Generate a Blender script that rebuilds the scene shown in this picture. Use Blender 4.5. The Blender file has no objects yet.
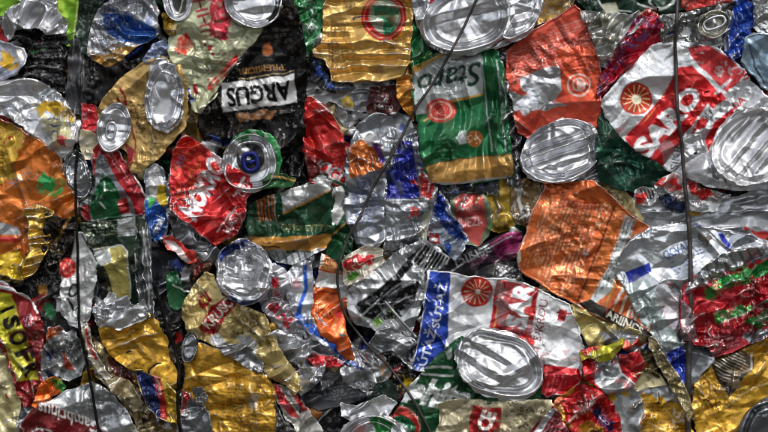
import bpy, math, random
import numpy as np
from mathutils import Vector

# ---------------------------------------------------------------- the place
# A bale of crushed drink cans stands upright facing -Y. Its face is laid out in
# millimetre-like units u (1 u = 0.65 mm): x to the right 0..768, y downward 0..432,
# h outward (towards the viewer). Every can is a real relief with its own height.
U = 0.00065
W, HH = 768, 432
STEP = 0.7

scene = bpy.context.scene
COL = bpy.data.collections.new("bale"); scene.collection.children.link(COL)

def to_world(x, y, h):
    return np.stack([(x - 384) * U, -h * U, (216 - y) * U], -1)

def lin(hexs):
    hexs = hexs.lstrip('#')
    if len(hexs) == 3: hexs = ''.join(c * 2 for c in hexs)
    v = np.array([int(hexs[i:i+2], 16) / 255 for i in (0, 2, 4)])
    return np.where(v <= 0.04045, v / 12.92, ((v + 0.055) / 1.055) ** 2.4)

# ---------------------------------------------------------------- noise
def hsh(i, j, s):
    i = i.astype(np.int64); j = j.astype(np.int64)
    n = (i * 374761393 + j * 668265263 + int(s) * 1274126177) & 0xffffffff
    n = ((n ^ (n >> 13)) * 1274126177) & 0xffffffff
    n = n ^ (n >> 16)
    return (n & 0xffffff) / float(0xffffff) * 2 - 1

def vnoise(x, y, sc, s):
    x = x / sc + 57.3; y = y / sc + 91.7
    i = np.floor(x); j = np.floor(y); fx = x - i; fy = y - j
    fx = fx * fx * (3 - 2 * fx); fy = fy * fy * (3 - 2 * fy)
    a = hsh(i, j, s); b = hsh(i + 1, j, s); c = hsh(i, j + 1, s); d = hsh(i + 1, j + 1, s)
    return (a * (1 - fx) + b * fx) * (1 - fy) + (c * (1 - fx) + d * fx) * fy

def facet(x, y, sc, s, ang=0.0, st=1.0):
    """piecewise planar noise: flat facets meeting in sharp creases, like crumpled foil"""
    ca, sa = math.cos(ang), math.sin(ang)
    X = (x * ca + y * sa) / (sc * st) + 33.1; Y = (-x * sa + y * ca) / sc + 71.9
    X = X + 0.42 * vnoise(X, Y, 1.3, s + 5); Y = Y + 0.42 * vnoise(X, Y, 1.3, s + 9)
    u = X + Y * 0.57735; v = Y * 1.1547
    i = np.floor(u); j = np.floor(v); fu = u - i; fv = v - j
    lo = fu + fv < 1
    a = hsh(i, j, s); b = hsh(i + 1, j, s); c = hsh(i, j + 1, s); d = hsh(i + 1, j + 1, s)
    return np.where(lo, a + (b - a) * fu + (c - a) * fv, d + (c - d) * (1 - fu) + (b - d) * (1 - fv))

def crumple(x, y, amp, sc, s, ang=0.0, st=1.0):
    r = random.Random(s)
    busy = np.clip(vnoise(x, y, sc * 1.6, s + 21) * 1.3 + .52, 0.0, 1)       # calm panels next to crushed zones
    h = 6.2 * facet(x, y, sc * 1.15, s, ang, st) + 2.1 * facet(x, y, sc * .55, s + 1, ang + r.uniform(.4, 1), st * .9) * (.12 + 1.0 * busy ** 2)
    h += 1.7 * facet(x, y, sc * .27, s + 2, ang + 2, 1.0) * busy ** 2.5
    n = vnoise(x, y, sc * 1.3, s + 3)
    h += 2.2 * (1 - np.abs(n) * 2.6).clip(0, 1) * vnoise(x, y, sc * 2, s + 4)
    # a few long sharp creases running right across
    cx, cy = x.mean(), y.mean(); R = max(np.ptp(x), np.ptp(y)) * .5
    for _ in range(int(3 + R / 14)):
        t = r.uniform(0, math.pi); ox = cx + r.uniform(-.8, .8) * R; oy = cy + r.uniform(-.8, .8) * R
        q = -(x - ox) * math.sin(t) + (y - oy) * math.cos(t) + 1.6 * vnoise(x, y, 16, s + 60)
        l = (x - ox) * math.cos(t) + (y - oy) * math.sin(t)
        wd = r.uniform(3.5, 9); ln = r.uniform(.25, .8) * R + 6
        h += r.choice((-1, 1, 1)) * r.uniform(1.4, 3.6) * np.clip(1 - np.abs(q) / wd, 0, 1) * np.clip(1.4 - np.abs(l) / ln, 0, 1)
    h += 0.85 * facet(x, y, 6.6, s + 33, ang + 1.1, 1.4) * (.30 + .70 * busy)
    h += 0.42 * facet(x, y, 3.4, s + 31, 0.4, 1.3) * (.15 + .85 * busy ** 2)
    return h * amp

def wrinkle(x, y, ang, per, amp, s, loose=1.0):
    """parallel folds running along direction ang (degrees, image space)"""
    t = math.radians(ang)
    q = (-x * math.sin(t) + y * math.cos(t))
    l = (x * math.cos(t) + y * math.sin(t))
    ph = q / per + loose * (0.75 * vnoise(l, q, per * 2.6, s + 7) + 0.22 * vnoise(x, y, per * .9, s + 8))
    k = np.floor(ph); f = ph - k
    pk = 0.35 + 0.3 * (hsh(k, k * 0, s + 40) * .5 + .5)
    tri = np.where(f < pk, f / pk, (1 - f) / (1 - pk))
    tri = tri * tri * (3 - 2 * tri) * .25 + tri * .75
    return amp * (tri - .5) * (0.15 + 0.85 * np.clip(vnoise(l * .5, q, per * 1.2, s + 11) * .9 + .5, 0, 1)) * 2

# ---------------------------------------------------------------- plane geometry
def chaikin(p, n=1, cut=.9):
    """take the corners off an outline"""
    p = np.asarray(p, float)
    q = np.roll(p, -1, 0); L = np.hypot(*(q - p).T)[:, None] + 1e-6
    f = np.minimum(cut / L, .3)
    return np.stack([p + (q - p) * f, q - (q - p) * f], 1).reshape(-1, 2)

def sdf(x, y, pts):
    p = np.asarray(pts, float); q = np.roll(p, -1, 0)
    d = np.full(x.shape, 1e9); ins = np.zeros(x.shape, bool)
    for (ax, ay), (bx, by) in zip(p, q):
        ex, ey = bx - ax, by - ay
        L = ex * ex + ey * ey + 1e-9
        t = np.clip(((x - ax) * ex + (y - ay) * ey) / L, 0, 1)
        dx = x - ax - t * ex; dy = y - ay - t * ey
        d = np.minimum(d, dx * dx + dy * dy)
        if abs(ey) > 1e-9:
            c = (ay > y) != (by > y)
            ins ^= c & (x < ex * (y - ay) / ey + ax)
    d = np.sqrt(d)
    return np.where(ins, -d, d)

def lined(x, y, pts):
    d = np.full(x.shape, 1e9)
    for (ax, ay), (bx, by) in zip(pts[:-1], pts[1:]):
        ex, ey = bx - ax, by - ay
        t = np.clip(((x - ax) * ex + (y - ay) * ey) / (ex * ex + ey * ey + 1e-9), 0, 1)
        d = np.minimum(d, np.hypot(x - ax - t * ex, y - ay - t * ey))
    return d

def elld(x, y, cx, cy, rx, ry, ang):
    t = math.radians(ang); dx = x - cx; dy = y - cy
    a = dx * math.cos(t) + dy * math.sin(t); b = -dx * math.sin(t) + dy * math.cos(t)
    return a, b, np.hypot(a / rx, b / ry)

# ---------------------------------------------------------------- lettering bitmaps
_txt = {}
def text_bitmap(s, bold=0.0, shear=0.0):
    key = (s, bold, shear)
    if key in _txt: return _txt[key]
    cu = bpy.data.curves.new("glyphs", 'FONT'); cu.body = s; cu.offset = bold; cu.shear = shear
    cu.resolution_u = 3
    ob = bpy.data.objects.new("glyphs", cu); scene.collection.objects.link(ob)
    dg = bpy.context.evaluated_depsgraph_get()
    me = ob.evaluated_get(dg).to_mesh(); me.calc_loop_triangles()
    v = np.array([p.co[:2] for p in me.vertices]); tr = np.array([t.vertices[:] for t in me.loop_triangles])
    mn, mx = v.min(0), v.max(0)
    K = 66; m = 4
    v = (v - mn) * K + m
    w = int((mx[0] - mn[0]) * K) + 2 * m + 1; h = int((mx[1] - mn[1]) * K) + 2 * m + 1
    bm = np.zeros((h, w))
    for t in tr:
        a, b, c = v[t]
        x0, x1 = int(min(a[0], b[0], c[0])), int(max(a[0], b[0], c[0])) + 2
        y0, y1 = int(min(a[1], b[1], c[1])), int(max(a[1], b[1], c[1])) + 2
        gx, gy = np.meshgrid(np.arange(x0, min(x1, w)), np.arange(y0, min(y1, h)))
        den = (b[0]-a[0])*(c[1]-a[1]) - (c[0]-a[0])*(b[1]-a[1])
        if abs(den) < 1e-9: continue
        l1 = ((gx-a[0])*(c[1]-a[1]) - (c[0]-a[0])*(gy-a[1])) / den
        l2 = ((b[0]-a[0])*(gy-a[1]) - (gx-a[0])*(b[1]-a[1])) / den
        k = (l1 >= -.02) & (l2 >= -.02) & (l1 + l2 <= 1.02)
        bm[gy[k], gx[k]] = 1
    bm = (bm + np.roll(bm, 1, 0) + np.roll(bm, -1, 0) + np.roll(bm, 1, 1) + np.roll(bm, -1, 1)) / 5
    ob.to_mesh_clear() if False else None
    bpy.data.objects.remove(ob); bpy.data.curves.remove(cu)
    _txt[key] = bm
    return bm

def text_alpha(x, y, s, cx, cy, w, h, ang, bold, shear, arc=0.0):
    bm = text_bitmap(s, bold, shear)
    t = math.radians(ang); dx = x - cx; dy = y - cy
    a = dx * math.cos(t) + dy * math.sin(t); b = -dx * math.sin(t) + dy * math.cos(t)
    b = b + arc * (a / w * 2) ** 2
    u = (a / w + .5) * (bm.shape[1] - 9) + 4; v = (-b / h + .5) * (bm.shape[0] - 9) + 4
    ok = (u > 0) & (v > 0) & (u < bm.shape[1] - 2) & (v < bm.shape[0] - 2)
    i = np.clip(u.astype(int), 0, bm.shape[1] - 2); j = np.clip(v.astype(int), 0, bm.shape[0] - 2)
    fu = np.clip(u - i, 0, 1); fv = np.clip(v - j, 0, 1)
    r = (bm[j, i] * (1 - fu) + bm[j, i + 1] * fu) * (1 - fv) + (bm[j + 1, i] * (1 - fu) + bm[j + 1, i + 1] * fu) * fv
    return r * ok

# ---------------------------------------------------------------- printed design
BARE = '#d6d7da'
INKM = 0.5
def paint(x, y, base, bm, layers, s):
    """returns rgba; alpha = how metallic the surface is (bare aluminium 1, opaque ink low)"""
    wx = x + 0.9 * vnoise(x, y, 11, s + 50) + 0.35 * vnoise(x, y, 3.5, s + 51)
    wy = y + 0.9 * vnoise(x, y, 11, s + 52) + 0.35 * vnoise(x, y, 3.5, s + 53)
    out = np.empty(x.shape + (4,)); out[..., :3] = lin(base); out[..., 3] = bm
    for L in layers:
        k = L[0]; col = L[1]; m = INKM; opt = {}
        if isinstance(L[-1], dict): opt = L[-1]; L = L[:-1]
        m = opt.get('m', 1.0 if col == BARE else INKM)
        soft = opt.get('soft', .55)
        if k == 'P':                       # patch
            a = np.clip(.5 - sdf(wx, wy, L[2]) / soft * .5, 0, 1)
        elif k == 'B':                     # ragged patch
            dd = sdf(wx, wy, L[2]) + 2.6 * vnoise(x, y, 6, s + 60) + 1.2 * vnoise(x, y, 2.5, s + 61)
            a = np.clip(.5 - dd / soft * .5, 0, 1)
        elif k == 'E':                     # ellipse
            _, _, r = elld(wx, wy, *L[2:7]); a = np.clip(.5 + (1 - r) * min(L[4], L[5]) / soft * .5, 0, 1)
        elif k == 'O':                     # ring: cx cy rx ry ang width
            _, _, r = elld(wx, wy, *L[2:7]); a = np.clip(.5 + (L[7] * .5 - np.abs(1 - r) * min(L[4], L[5])) / soft * .5, 0, 1)
        elif k == 'L':                     # line: pts width
            a = np.clip(.5 + (L[3] * .5 - lined(wx, wy, L[2])) / soft * .5, 0, 1)
        elif k == 'T':                     # text: str cx cy w h ang
            a = text_alpha(wx, wy, L[2], *L[3:8], opt.get('bold', 0.0), opt.get('shear', 0.0), opt.get('arc', 0.0))
        elif k == 'Y':                     # rays of a fruit wheel: cx cy r n
            aa, bb, r = elld(wx, wy, L[2], L[3], L[4], L[4], 0)
            th = np.arctan2(bb, aa)
            a = np.clip((np.abs(np.sin(th * L[5] / 2)) * -1 + .42 * opt.get('w', 1)) * 4, 0, 1) * (r < 1) * (r > .0)
        elif k == 'S':                     # stripes inside polygon: pts ang period duty
            t = math.radians(L[3]); q = -wx * math.sin(t) + wy * math.cos(t)
            a = np.clip(.5 - sdf(wx, wy, L[2]) / soft * .5, 0, 1)
            kk = q / L[4]; kf = kk - np.floor(kk); du = L[5]
            if opt.get('bar'): du = du * (0.5 + 0.5 * (hsh(np.floor(kk), kk * 0, s + 3) + 1) / 1)
            a = a * np.clip((du * .5 - np.abs(kf - .5)) * L[4] / .5 + .5, 0, 1)
        elif k == 'F':                     # rows of fine print inside polygon: pts ang spacing
            t = math.radians(L[3]); q = -wx * math.sin(t) + wy * math.cos(t); l = wx * math.cos(t) + wy * math.sin(t)
            a = np.clip(.5 - sdf(wx, wy, L[2]), 0, 1); sp = L[4]
            row = np.floor(q / sp); fr = q / sp - row
            word = (vnoise(l + row * 31.7, row * 9.1 + 0 * l, 5.0, s + 70) > -.35) * 1.0
            let = np.clip(vnoise(l + row * 13.3, q * 1.4, 1.25, s + 71) * 2.2 + .75, 0, 1)
            a = a * np.clip((.31 - np.abs(fr - .5)) * sp * 1.6 + .3, 0, 1) * word * let * opt.get('k', .85)
        elif k == 'N':                     # speckled marks inside polygon: pts scale threshold
            a = np.clip(.5 - sdf(wx, wy, L[2]), 0, 1)
            n = vnoise(x, y, L[3], s + 80) + .6 * vnoise(x, y, L[3] * .45, s + 81)
            a = a * np.clip((n - L[4]) * 5, 0, 1) * (.5 if (col != BARE or lin(base).max() > .08) else .10)  # bare flecks on dark ink are painted glints, kept faint
        elif k == 'Q':                     # squiggle outlines inside polygon: pts scale width
            a = np.clip(.5 - sdf(wx, wy, L[2]), 0, 1)
            n = vnoise(x, y, L[3], s + 84) + .5 * vnoise(x, y, L[3] * .5, s + 85)
            a = a * np.clip((L[4] - np.abs(n)) * 9, 0, 1)
        a = (a * opt.get('a', 1.0))[..., None]
        tgt = np.append(lin(col), m)
        out = out * (1 - a) + tgt * a
    return out

# ---------------------------------------------------------------- the height of the bale so far
PADV = 40
HM = np.full((HH + 2 * PADV, W + 2 * PADV), -44.0)
DEPTH = {'lift': -5.0}

def h_at(x, y, M=None, off=(0, 0)):
    M = HM if M is None else M
    u = np.clip(x + PADV - off[0], 0, M.shape[1] - 1.001); v = np.clip(y + PADV - off[1], 0, M.shape[0] - 1.001)
    i = u.astype(int); j = v.astype(int); fu = u - i; fv = v - j
    i1 = np.minimum(i + 1, M.shape[1] - 1); j1 = np.minimum(j + 1, M.shape[0] - 1)
    return (M[j, i] * (1 - fu) + M[j, i1] * fu) * (1 - fv) + (M[j1, i] * (1 - fu) + M[j1, i1] * fu) * fv

def blur1(a, r, ax):
    k = np.exp(-0.5 * (np.arange(-2 * r, 2 * r + 1) / r) ** 2); k /= k.sum()
    p = np.pad(a, [(2 * r, 2 * r) if i == ax else (0, 0) for i in (0, 1)], 'edge')
    o = np.zeros_like(a)
    for i, w in enumerate(k):
        o += w * (p[i:i + a.shape[0], :] if ax == 0 else p[:, i:i + a.shape[1]])
    return o

def rest_surface(x, y, inside):
    """smoothed top of what already lies here (what a pressed can would rest on)"""
    x0 = max(int(x.min()) + PADV - 4, 0); x1 = min(int(x.max()) + PADV + 6, HM.shape[1])
    y0 = max(int(y.min()) + PADV - 4, 0); y1 = min(int(y.max()) + PADV + 6, HM.shape[0])
    sub = HM[y0:y1, x0:x1].copy()
    gi = np.clip((x[inside] + PADV - x0).astype(int), 0, sub.shape[1]-1); gj = np.clip((y[inside] + PADV - y0).astype(int), 0, sub.shape[0]-1)
    mk = np.zeros(sub.shape, bool); mk[gj, gi] = True
    lo = np.percentile(sub[mk], 55) if mk.any() else sub.mean()
    sub = np.where(mk, np.maximum(sub, lo), lo)
    mxf = sub.copy()
    for dx, dy in ((3,0),(-3,0),(0,3),(0,-3)):
        mxf = np.maximum(mxf, np.roll(np.roll(sub, dx, 1), dy, 0))
    R = 9
    B = blur1(blur1(mxf, R, 0), R, 1)
    B2 = blur1(blur1(sub, 2, 0), 2, 1)
    return B, B2, (x0, y0)

def samp(M, x, y, org):
    u = np.clip(x + PADV - org[0], 0, M.shape[1] - 1.001); v = np.clip(y + PADV - org[1], 0, M.shape[0] - 1.001)
    i = u.astype(int); j = v.astype(int); fu = u - i; fv = v - j
    return (M[j, i] * (1 - fu) + M[j, i + 1] * fu) * (1 - fv) + (M[j + 1, i] * (1 - fu) + M[j + 1, i + 1] * fu) * fv

def stamp(x, y, h, ins):
    """write the new top surface back into the bale's height map"""
    xi = np.round(x[ins] + PADV).astype(int); yi = np.round(y[ins] + PADV).astype(int)
    ok = (xi >= 0) & (yi >= 0) & (xi < HM.shape[1]) & (yi < HM.shape[0])
    np.maximum.at(HM, (yi[ok], xi[ok]), h[ins][ok])

# ---------------------------------------------------------------- meshes
def mesh_from_grid(name, x, y, h, keep, rgba, mat, thick=6.0, origin=None):
    """sheet + rolled-back skirt + back, one closed shell"""
    ny, nx = x.shape
    cell = keep[:-1, :-1] & keep[1:, :-1] & keep[:-1, 1:] & keep[1:, 1:]
    used = np.zeros(x.shape, bool)
    used[:-1, :-1] |= cell; used[1:, :-1] |= cell; used[:-1, 1:] |= cell; used[1:, 1:] |= cell
    idx = -np.ones(x.shape, int); idx[used] = np.arange(used.sum())
    P = to_world(x[used], y[used], h[used]); C = rgba[used]
    j, i = np.nonzero(cell)
    q = np.stack([idx[j, i], idx[j + 1, i], idx[j + 1, i + 1], idx[j, i + 1]], 1)
    # boundary edges
    cp = np.pad(cell, 1)
    E = []
    for (dj, di, a, b) in ((0, -1, (0, 0), (1, 0)), (1, 0, (1, 0), (1, 1)), (0, 1, (1, 1), (0, 1)), (-1, 0, (0, 1), (0, 0))):
        nb = cp[1 + dj:1 + dj + cell.shape[0], 1 + di:1 + di + cell.shape[1]]
        jj, ii = np.nonzero(cell & ~nb)
        E.append(np.stack([idx[jj + a[0], ii + a[1]], idx[jj + b[0], ii + b[1]]], 1))
    E = np.concatenate(E)
    bv = np.unique(E)
    n0 = len(P)
    m1 = -np.ones(n0, int); m1[bv] = n0 + np.arange(len(bv))
    cen = P.mean(0)
    PB = P[bv].copy(); PB[:, 1] += thick * U
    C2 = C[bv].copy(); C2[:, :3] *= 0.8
    P = np.concatenate([P, PB]); C = np.concatenate([C, C2])
    sk = np.stack([E[:, 1], E[:, 0], m1[E[:, 0]], m1[E[:, 1]]], 1)
    F = np.concatenate([q, sk])
    if origin is None: origin = np.array([cen[0], P[:, 1].max(), P[:, 2].min()])
    P = P - origin
    me = bpy.data.meshes.new(name)
    me.vertices.add(len(P)); me.vertices.foreach_set('co', P.astype(np.float32).ravel())
    me.loops.add(len(F) * 4); me.loops.foreach_set('vertex_index', F.astype(np.int32).ravel())
    me.polygons.add(len(F)); me.polygons.foreach_set('loop_start', np.arange(0, len(F) * 4, 4, dtype=np.int32))
    me.polygons.foreach_set('use_smooth', np.ones(len(F), bool))
    me.update(calc_edges=True)
    at = me.color_attributes.new('print', 'FLOAT_COLOR', 'POINT')
    at.data.foreach_set('color', C.astype(np.float32).ravel())
    me.materials.append(mat)
    ob = bpy.data.objects.new(name, me); COL.objects.link(ob)
    ob.location = origin
    return ob

_seed = [100]
def grid_for(pts, step=STEP, pad=3):
    p = np.asarray(pts); x0, y0 = p.min(0) - pad; x1, y1 = p.max(0) + pad
    x0 = max(x0, -22); y0 = max(y0, -22); x1 = min(x1, W + 22); y1 = min(y1, HH + 22)
    return np.meshgrid(np.arange(x0, x1 + step, step), np.arange(y0, y1 + step, step))

def sheet(name, pts, base, layers=(), bm=None, ca=1.0, cs=22, fold=None, tilt=(0, 0), lift=0.0, roll=1.3, rag=1.0,
          thick=1.8, mat=None, seed=None, edge=None, extra=None, clear=0.9, dome=0.0, step=STEP, cang=0.0, cst=1.0):
    _seed[0] += 17; s = seed or _seed[0]
    pts = chaikin(pts, 1)
    x, y = grid_for(pts, step)
    sd = sdf(x, y, pts) + rag * (1.3 * facet(x, y, 19, s + 92) + 1.0 * facet(x, y, 8.5, s + 90) + .5 * facet(x, y, 3.6, s + 91))
    gy, gx = np.gradient(sd, step)
    g2 = gx * gx + gy * gy + 1e-6
    keep = sd < step * 1.05
    out = keep & (sd > 0)
    d = np.where(out, sd, 0); xs = x - d * gx / g2 * 1.0; ys = y - d * gy / g2 * 1.0
    lim = 1.3 * step
    xs = np.clip(xs, x - lim, x + lim); ys = np.clip(ys, y - lim, y + lim)
    ins = sd < 0
    if not ins.any(): raise RuntimeError('empty ' + name)
    din = np.clip(-sd, 0, 60)
    own = crumple(xs, ys, ca, cs, s, cang, cst)
    if fold:
        own = own + wrinkle(xs, ys, *fold[:3], s, fold[3] if len(fold) > 3 else 1.0)
    cx, cy = pts.mean(0)
    own = own + tilt[0] * (xs - cx) + tilt[1] * (ys - cy)
    if dome: own = own + dome * (1 - np.exp(-din / 14.0))
    if edge: own = own + 1.1 * np.exp(-((din - edge) / 1.0) ** 2)
    own = own - roll * np.exp(-din / 1.8) + (1.2 + 3.6 * np.clip(vnoise(xs, ys, 30, s + 99) + .25, 0, 1)) * np.exp(-din / 7.0)
    if extra is not None: own = own + extra(xs, ys)
    B, B2, org = rest_surface(x, y, ins)
    low = samp(B2, xs, ys, org)
    h = samp(B, xs, ys, org) + 2.6 + lift + DEPTH['lift'] + own
    floor_ = low + clear + 1.6 * np.exp(-din / 3.0)
    k = 1.2
    h = np.maximum(h, floor_) + k * np.exp(-np.abs(h - floor_) / k) * .5
    rgba = paint(xs, ys, base, (INKM if bm is None else bm), layers, s)
    if edge:                                                   # bare torn or folded rim
        a = np.clip((edge * .7 - din + 1.1 * vnoise(xs, ys, 9, s + 95)) / .8, 0, 1)[..., None] * .5
        rgba = rgba * (1 - a) + np.append(lin('#d6d6d4'), 1.0) * a
    lum = rgba[..., :3].max(-1); rgba[..., 3] *= np.clip(.25 + lum / .12, 0, 1)          # black ink is opaque
    l1, l2 = np.gradient(own, step); bend = -(np.gradient(l1, step)[0] + np.gradient(l2, step)[1])
    gate = np.clip(vnoise(xs, ys, 13, s + 98) * 1.4 + .25, 0, 1) * (.3 + .7 * np.clip(lum / .15, 0, 1))
    wear = (np.clip(bend * 1.6 - .75 + .5 * vnoise(xs, ys, 2.4, s + 97), 0, 1) * gate)[..., None]      # ink rubbed off along the sharp folds
    rgba = rgba * (1 - wear * .75) + np.append(lin('#b9b9b8'), .95) * wear * .75
    stamp(xs, ys, h, keep)
    return mesh_from_grid(name, xs, ys, h, keep, rgba, mat or M['can'], thick)

# --- can ends (lids and bases)
def end_profile(cx, cy, rx, ry, ang, fold, fa, kind):
    def f(x, y):
        a, b, r = elld(x + .09 * rx * vnoise(x, y, rx * .7, int(cx * 7)), y + .09 * rx * vnoise(x, y, rx * .7, int(cx * 7) + 1), cx, cy, rx, ry, ang)
        rp = r
        h = 3.6 * np.exp(-((rp - .93) / .05) ** 2) - 3.0 * np.exp(-((rp - .80) / .055) ** 2) + 1.2 * np.exp(-((rp - .68) / .05) ** 2)
        if kind == 'cup':      # inward dome of a can base
            h = h - 6.0 * np.exp(-(rp / .55) ** 4) + 3.0 * np.exp(-((rp - .72) / .1) ** 2)
        if kind == 'flat': h = h * .95
        if kind == 'crushed': h = h * .45 + 2.5 * vnoise(x, y, 9, 12)
        if kind == 'open': h = h - 9.0 * (rp < .62)
        return h
    return f

def can_end(pcx, pcy, rx, ry, ang, fold=None, kind='lid', ca=.55, cs=12, col=BARE, layers=(), rag=.5, lift=0, rough=None, seed=None, tilt=(0, 0), pts=None):
    n = 40; t = np.linspace(0, 2 * np.pi, n, endpoint=False); ta = math.radians(ang)
    ex = rx * np.cos(t); ey = ry * np.sin(t)
    pts = pts if pts is not None else np.stack([pcx + ex * math.cos(ta) - ey * math.sin(ta), pcy + ex * math.sin(ta) + ey * math.cos(ta)], 1)
    fo = (fold[0], fold[1], fold[2], .3) if fold else None
    return sheet('can_end', pts, col, layers, bm=1.0, ca=ca, cs=cs, fold=fo, roll=1.0, rag=rag, thick=3, mat=M['aluminium'],
                 extra=end_profile(pcx, pcy, rx, ry, ang, None, 0, kind), lift=lift, step=.75, seed=seed, tilt=tilt)

def tube(name, path, rad, mat, rough=.15, seg=8, origin=None):
    P = np.asarray(path, float); n = len(P)
    T = np.gradient(P, axis=0); T /= np.linalg.norm(T, axis=1)[:, None] + 1e-9
    rad = np.broadcast_to(rad, (n,)) if np.ndim(rad) else np.full(n, rad)
    vs = []; fs = []
    up = np.array([0, -1., 0])
    for i in range(n):
        a = np.cross(T[i], up); a /= np.linalg.norm(a) + 1e-9; b = np.cross(T[i], a)
        for k in range(seg):
            w = 2 * np.pi * k / seg
            vs.append(P[i] + rad[i] * (a * math.cos(w) + b * math.sin(w)))
    for i in range(n - 1):
        for k in range(seg):
            k2 = (k + 1) % seg
            fs.append((i * seg + k, i * seg + k2, (i + 1) * seg + k2, (i + 1) * seg + k))
    fs.append(tuple(range(seg))[::-1]); fs.append(tuple((n - 1) * seg + k for k in range(seg)))
    vs = np.array(vs); o = vs.min(0) if origin is None else origin; vs = vs - o
    me = bpy.data.meshes.new(name); me.from_pydata([tuple(v) for v in vs], [], fs)
    me.polygons.foreach_set('use_smooth', np.ones(len(fs), bool)); me.update()
    me.materials.append(mat)
    ob = bpy.data.objects.new(name, me); ob.location = o; COL.objects.link(ob)
    return ob

def resample(pts, d=3.0):
    pts = np.asarray(pts, float); out = []
    n = len(pts)
    for i in range(n - 1):                       # Catmull-Rom
        p0 = pts[max(i - 1, 0)]; p1 = pts[i]; p2 = pts[i + 1]; p3 = pts[min(i + 2, n - 1)]
        m = max(int(np.hypot(*(p2 - p1)[:2]) / d), 1)
        for k in range(m):
            t = k / m
            out.append(.5 * (2 * p1 + (p2 - p0) * t + (2 * p0 - 5 * p1 + 4 * p2 - p3) * t * t + (3 * p1 - p0 - 3 * p2 + p3) * t ** 3))
    out.append(pts[-1]); return np.array(out)

def wire(label, pts, r, mat, twist=False, name='baling_wire', group='steel wires holding the bale', cat='wire'):
    p = resample([(a, b) for a, b in [q[:2] for q in pts]], 2.5)
    r = r * .86
    rr = np.interp(np.linspace(0, 1, len(p)), np.linspace(0, 1, len(pts)), [q[2] if len(q) > 2 else r for q in pts])
    h = h_at(p[:, 0], p[:, 1])
    for dx, dy in ((2, 0), (-2, 0), (0, 2), (0, -2)): h = np.maximum(h, h_at(p[:, 0] + dx, p[:, 1] + dy))
    n = 7
    hp = np.pad(h, n, 'edge'); mx = np.max([hp[i:i + len(h)] for i in range(2 * n + 1)], 0)
    k = 6; mp = np.pad(mx, k, 'edge'); sm = np.mean([mp[i:i + len(h)] for i in range(2 * k + 1)], 0)
    h = sm * .75 + h * .25 + rr * .45
    rr = rr * .78
    jit = 0.5 * vnoise(p[:, 1], p[:, 0], 26, 5) + .25 * vnoise(p[:, 1], p[:, 0], 8, 6)
    P = to_world(p[:, 0] + jit, p[:, 1], h)
    ob = tube(name, P, rr * U, mat, seg=10)
    # mark in the height map
    for (a, b), hh, r_ in zip(p, h, rr):
        for ox in range(-int(r_) - 1, int(r_) + 2):
            for oy in range(-int(r_) - 1, int(r_) + 2):
                xi, yi = int(round(a + ox + PADV)), int(round(b + oy + PADV))
                if 0 <= xi < HM.shape[1] and 0 <= yi < HM.shape[0] and ox * ox + oy * oy <= (r_ + .5) ** 2:
                    HM[yi, xi] = max(HM[yi, xi], hh + r_ * .6)
    tag(ob, label, cat, group)
    return ob

def pull_tab(cx, cy, w, l, ang, col=None, fat=.15):
    """ring pull lying on a can end: a flat ring tube with a nose and a rivet"""
    t = np.linspace(0, 2 * np.pi, 40)
    ta = math.radians(ang)
    ex = w * .5 * np.sign(np.cos(t)) * np.abs(np.cos(t)) ** .7; ey = l * .5 * np.sign(np.sin(t)) * np.abs(np.sin(t)) ** .8
    x = cx + ex * math.cos(ta) - ey * math.sin(ta); y = cy + ex * math.sin(ta) + ey * math.cos(ta)
    hb = np.percentile(h_at(x, y), 80) + 1.6
    me = bpy.data.meshes.new('pull_tab'); V = []; F = []
    seg = 8; r1 = w * fat; r2 = .9
    for k in range(40):
        nx, ny = x[k] - cx, y[k] - cy; L = math.hypot(nx, ny) + 1e-6; nx /= L; ny /= L
        for m in range(seg):
            a = 2 * np.pi * m / seg
            V.append((x[k] + nx * r1 * math.cos(a), y[k] + ny * r1 * math.cos(a), hb + r2 * math.sin(a)))
    for k in range(39):
        for m in range(seg):
            m2 = (m + 1) % seg; F.append((k * seg + m, k * seg + m2, (k + 1) * seg + m2, (k + 1) * seg + m))
    # cross bar and rivet disc
    b0 = len(V); n = 14
    for lev, rr in ((hb + .9, w * .17), (hb + 1.1, w * .11), (hb - .6, w * .19)):
        for k in range(n):
            a = 2 * np.pi * k / n; V.append((cx + rr * math.cos(a) - .12 * l * math.sin(ta) * 0, cy + rr * math.sin(a), lev))
    for k in range(n):
        k2 = (k + 1) % n
        F.append((b0 + k, b0 + k2, b0 + n + k2, b0 + n + k)); F.append((b0 + 2*n + k, b0 + 2*n + k2, b0 + k2, b0 + k))
    F.append(tuple(b0 + n + k for k in range(n)))
    b1 = len(V)
    for sx in (-1, 1):
        for sy in (-1, 1):
            for lev in (hb - .5, hb + .5):
                ax = sx * w * .42; ay = sy * l * .09
                V.append((cx + ax * math.cos(ta) - ay * math.sin(ta), cy + ax * math.sin(ta) + ay * math.cos(ta), lev))
    for f in ((0,1,3,2),(4,6,7,5),(0,4,5,1),(2,3,7,6),(1,5,7,3),(0,2,6,4)): F.append(tuple(b1 + q for q in f))
    V = np.array(V); P = to_world(V[:, 0], V[:, 1], V[:, 2]); o = P.mean(0)
    me.from_pydata([tuple(v) for v in (P - o)], [], F); me.polygons.foreach_set('use_smooth', np.ones(len(F), bool)); me.update()
    me.materials.append(col or M['aluminium_plain'])
    ob = bpy.data.objects.new('pull_tab', me); ob.location = o; COL.objects.link(ob)
    return ob

def tag(o, label, cat, group=None):
    o['label'] = label; o['category'] = cat
    if group: o['group'] = group

def adopt(child, parent):
    child.parent = parent
    child.location = Vector(child.location) - Vector(parent_loc(parent))
def parent_loc(p):
    v = Vector(p.location); q = p.parent
    while q: v = v + Vector(q.location); q = q.parent
    return v

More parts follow.
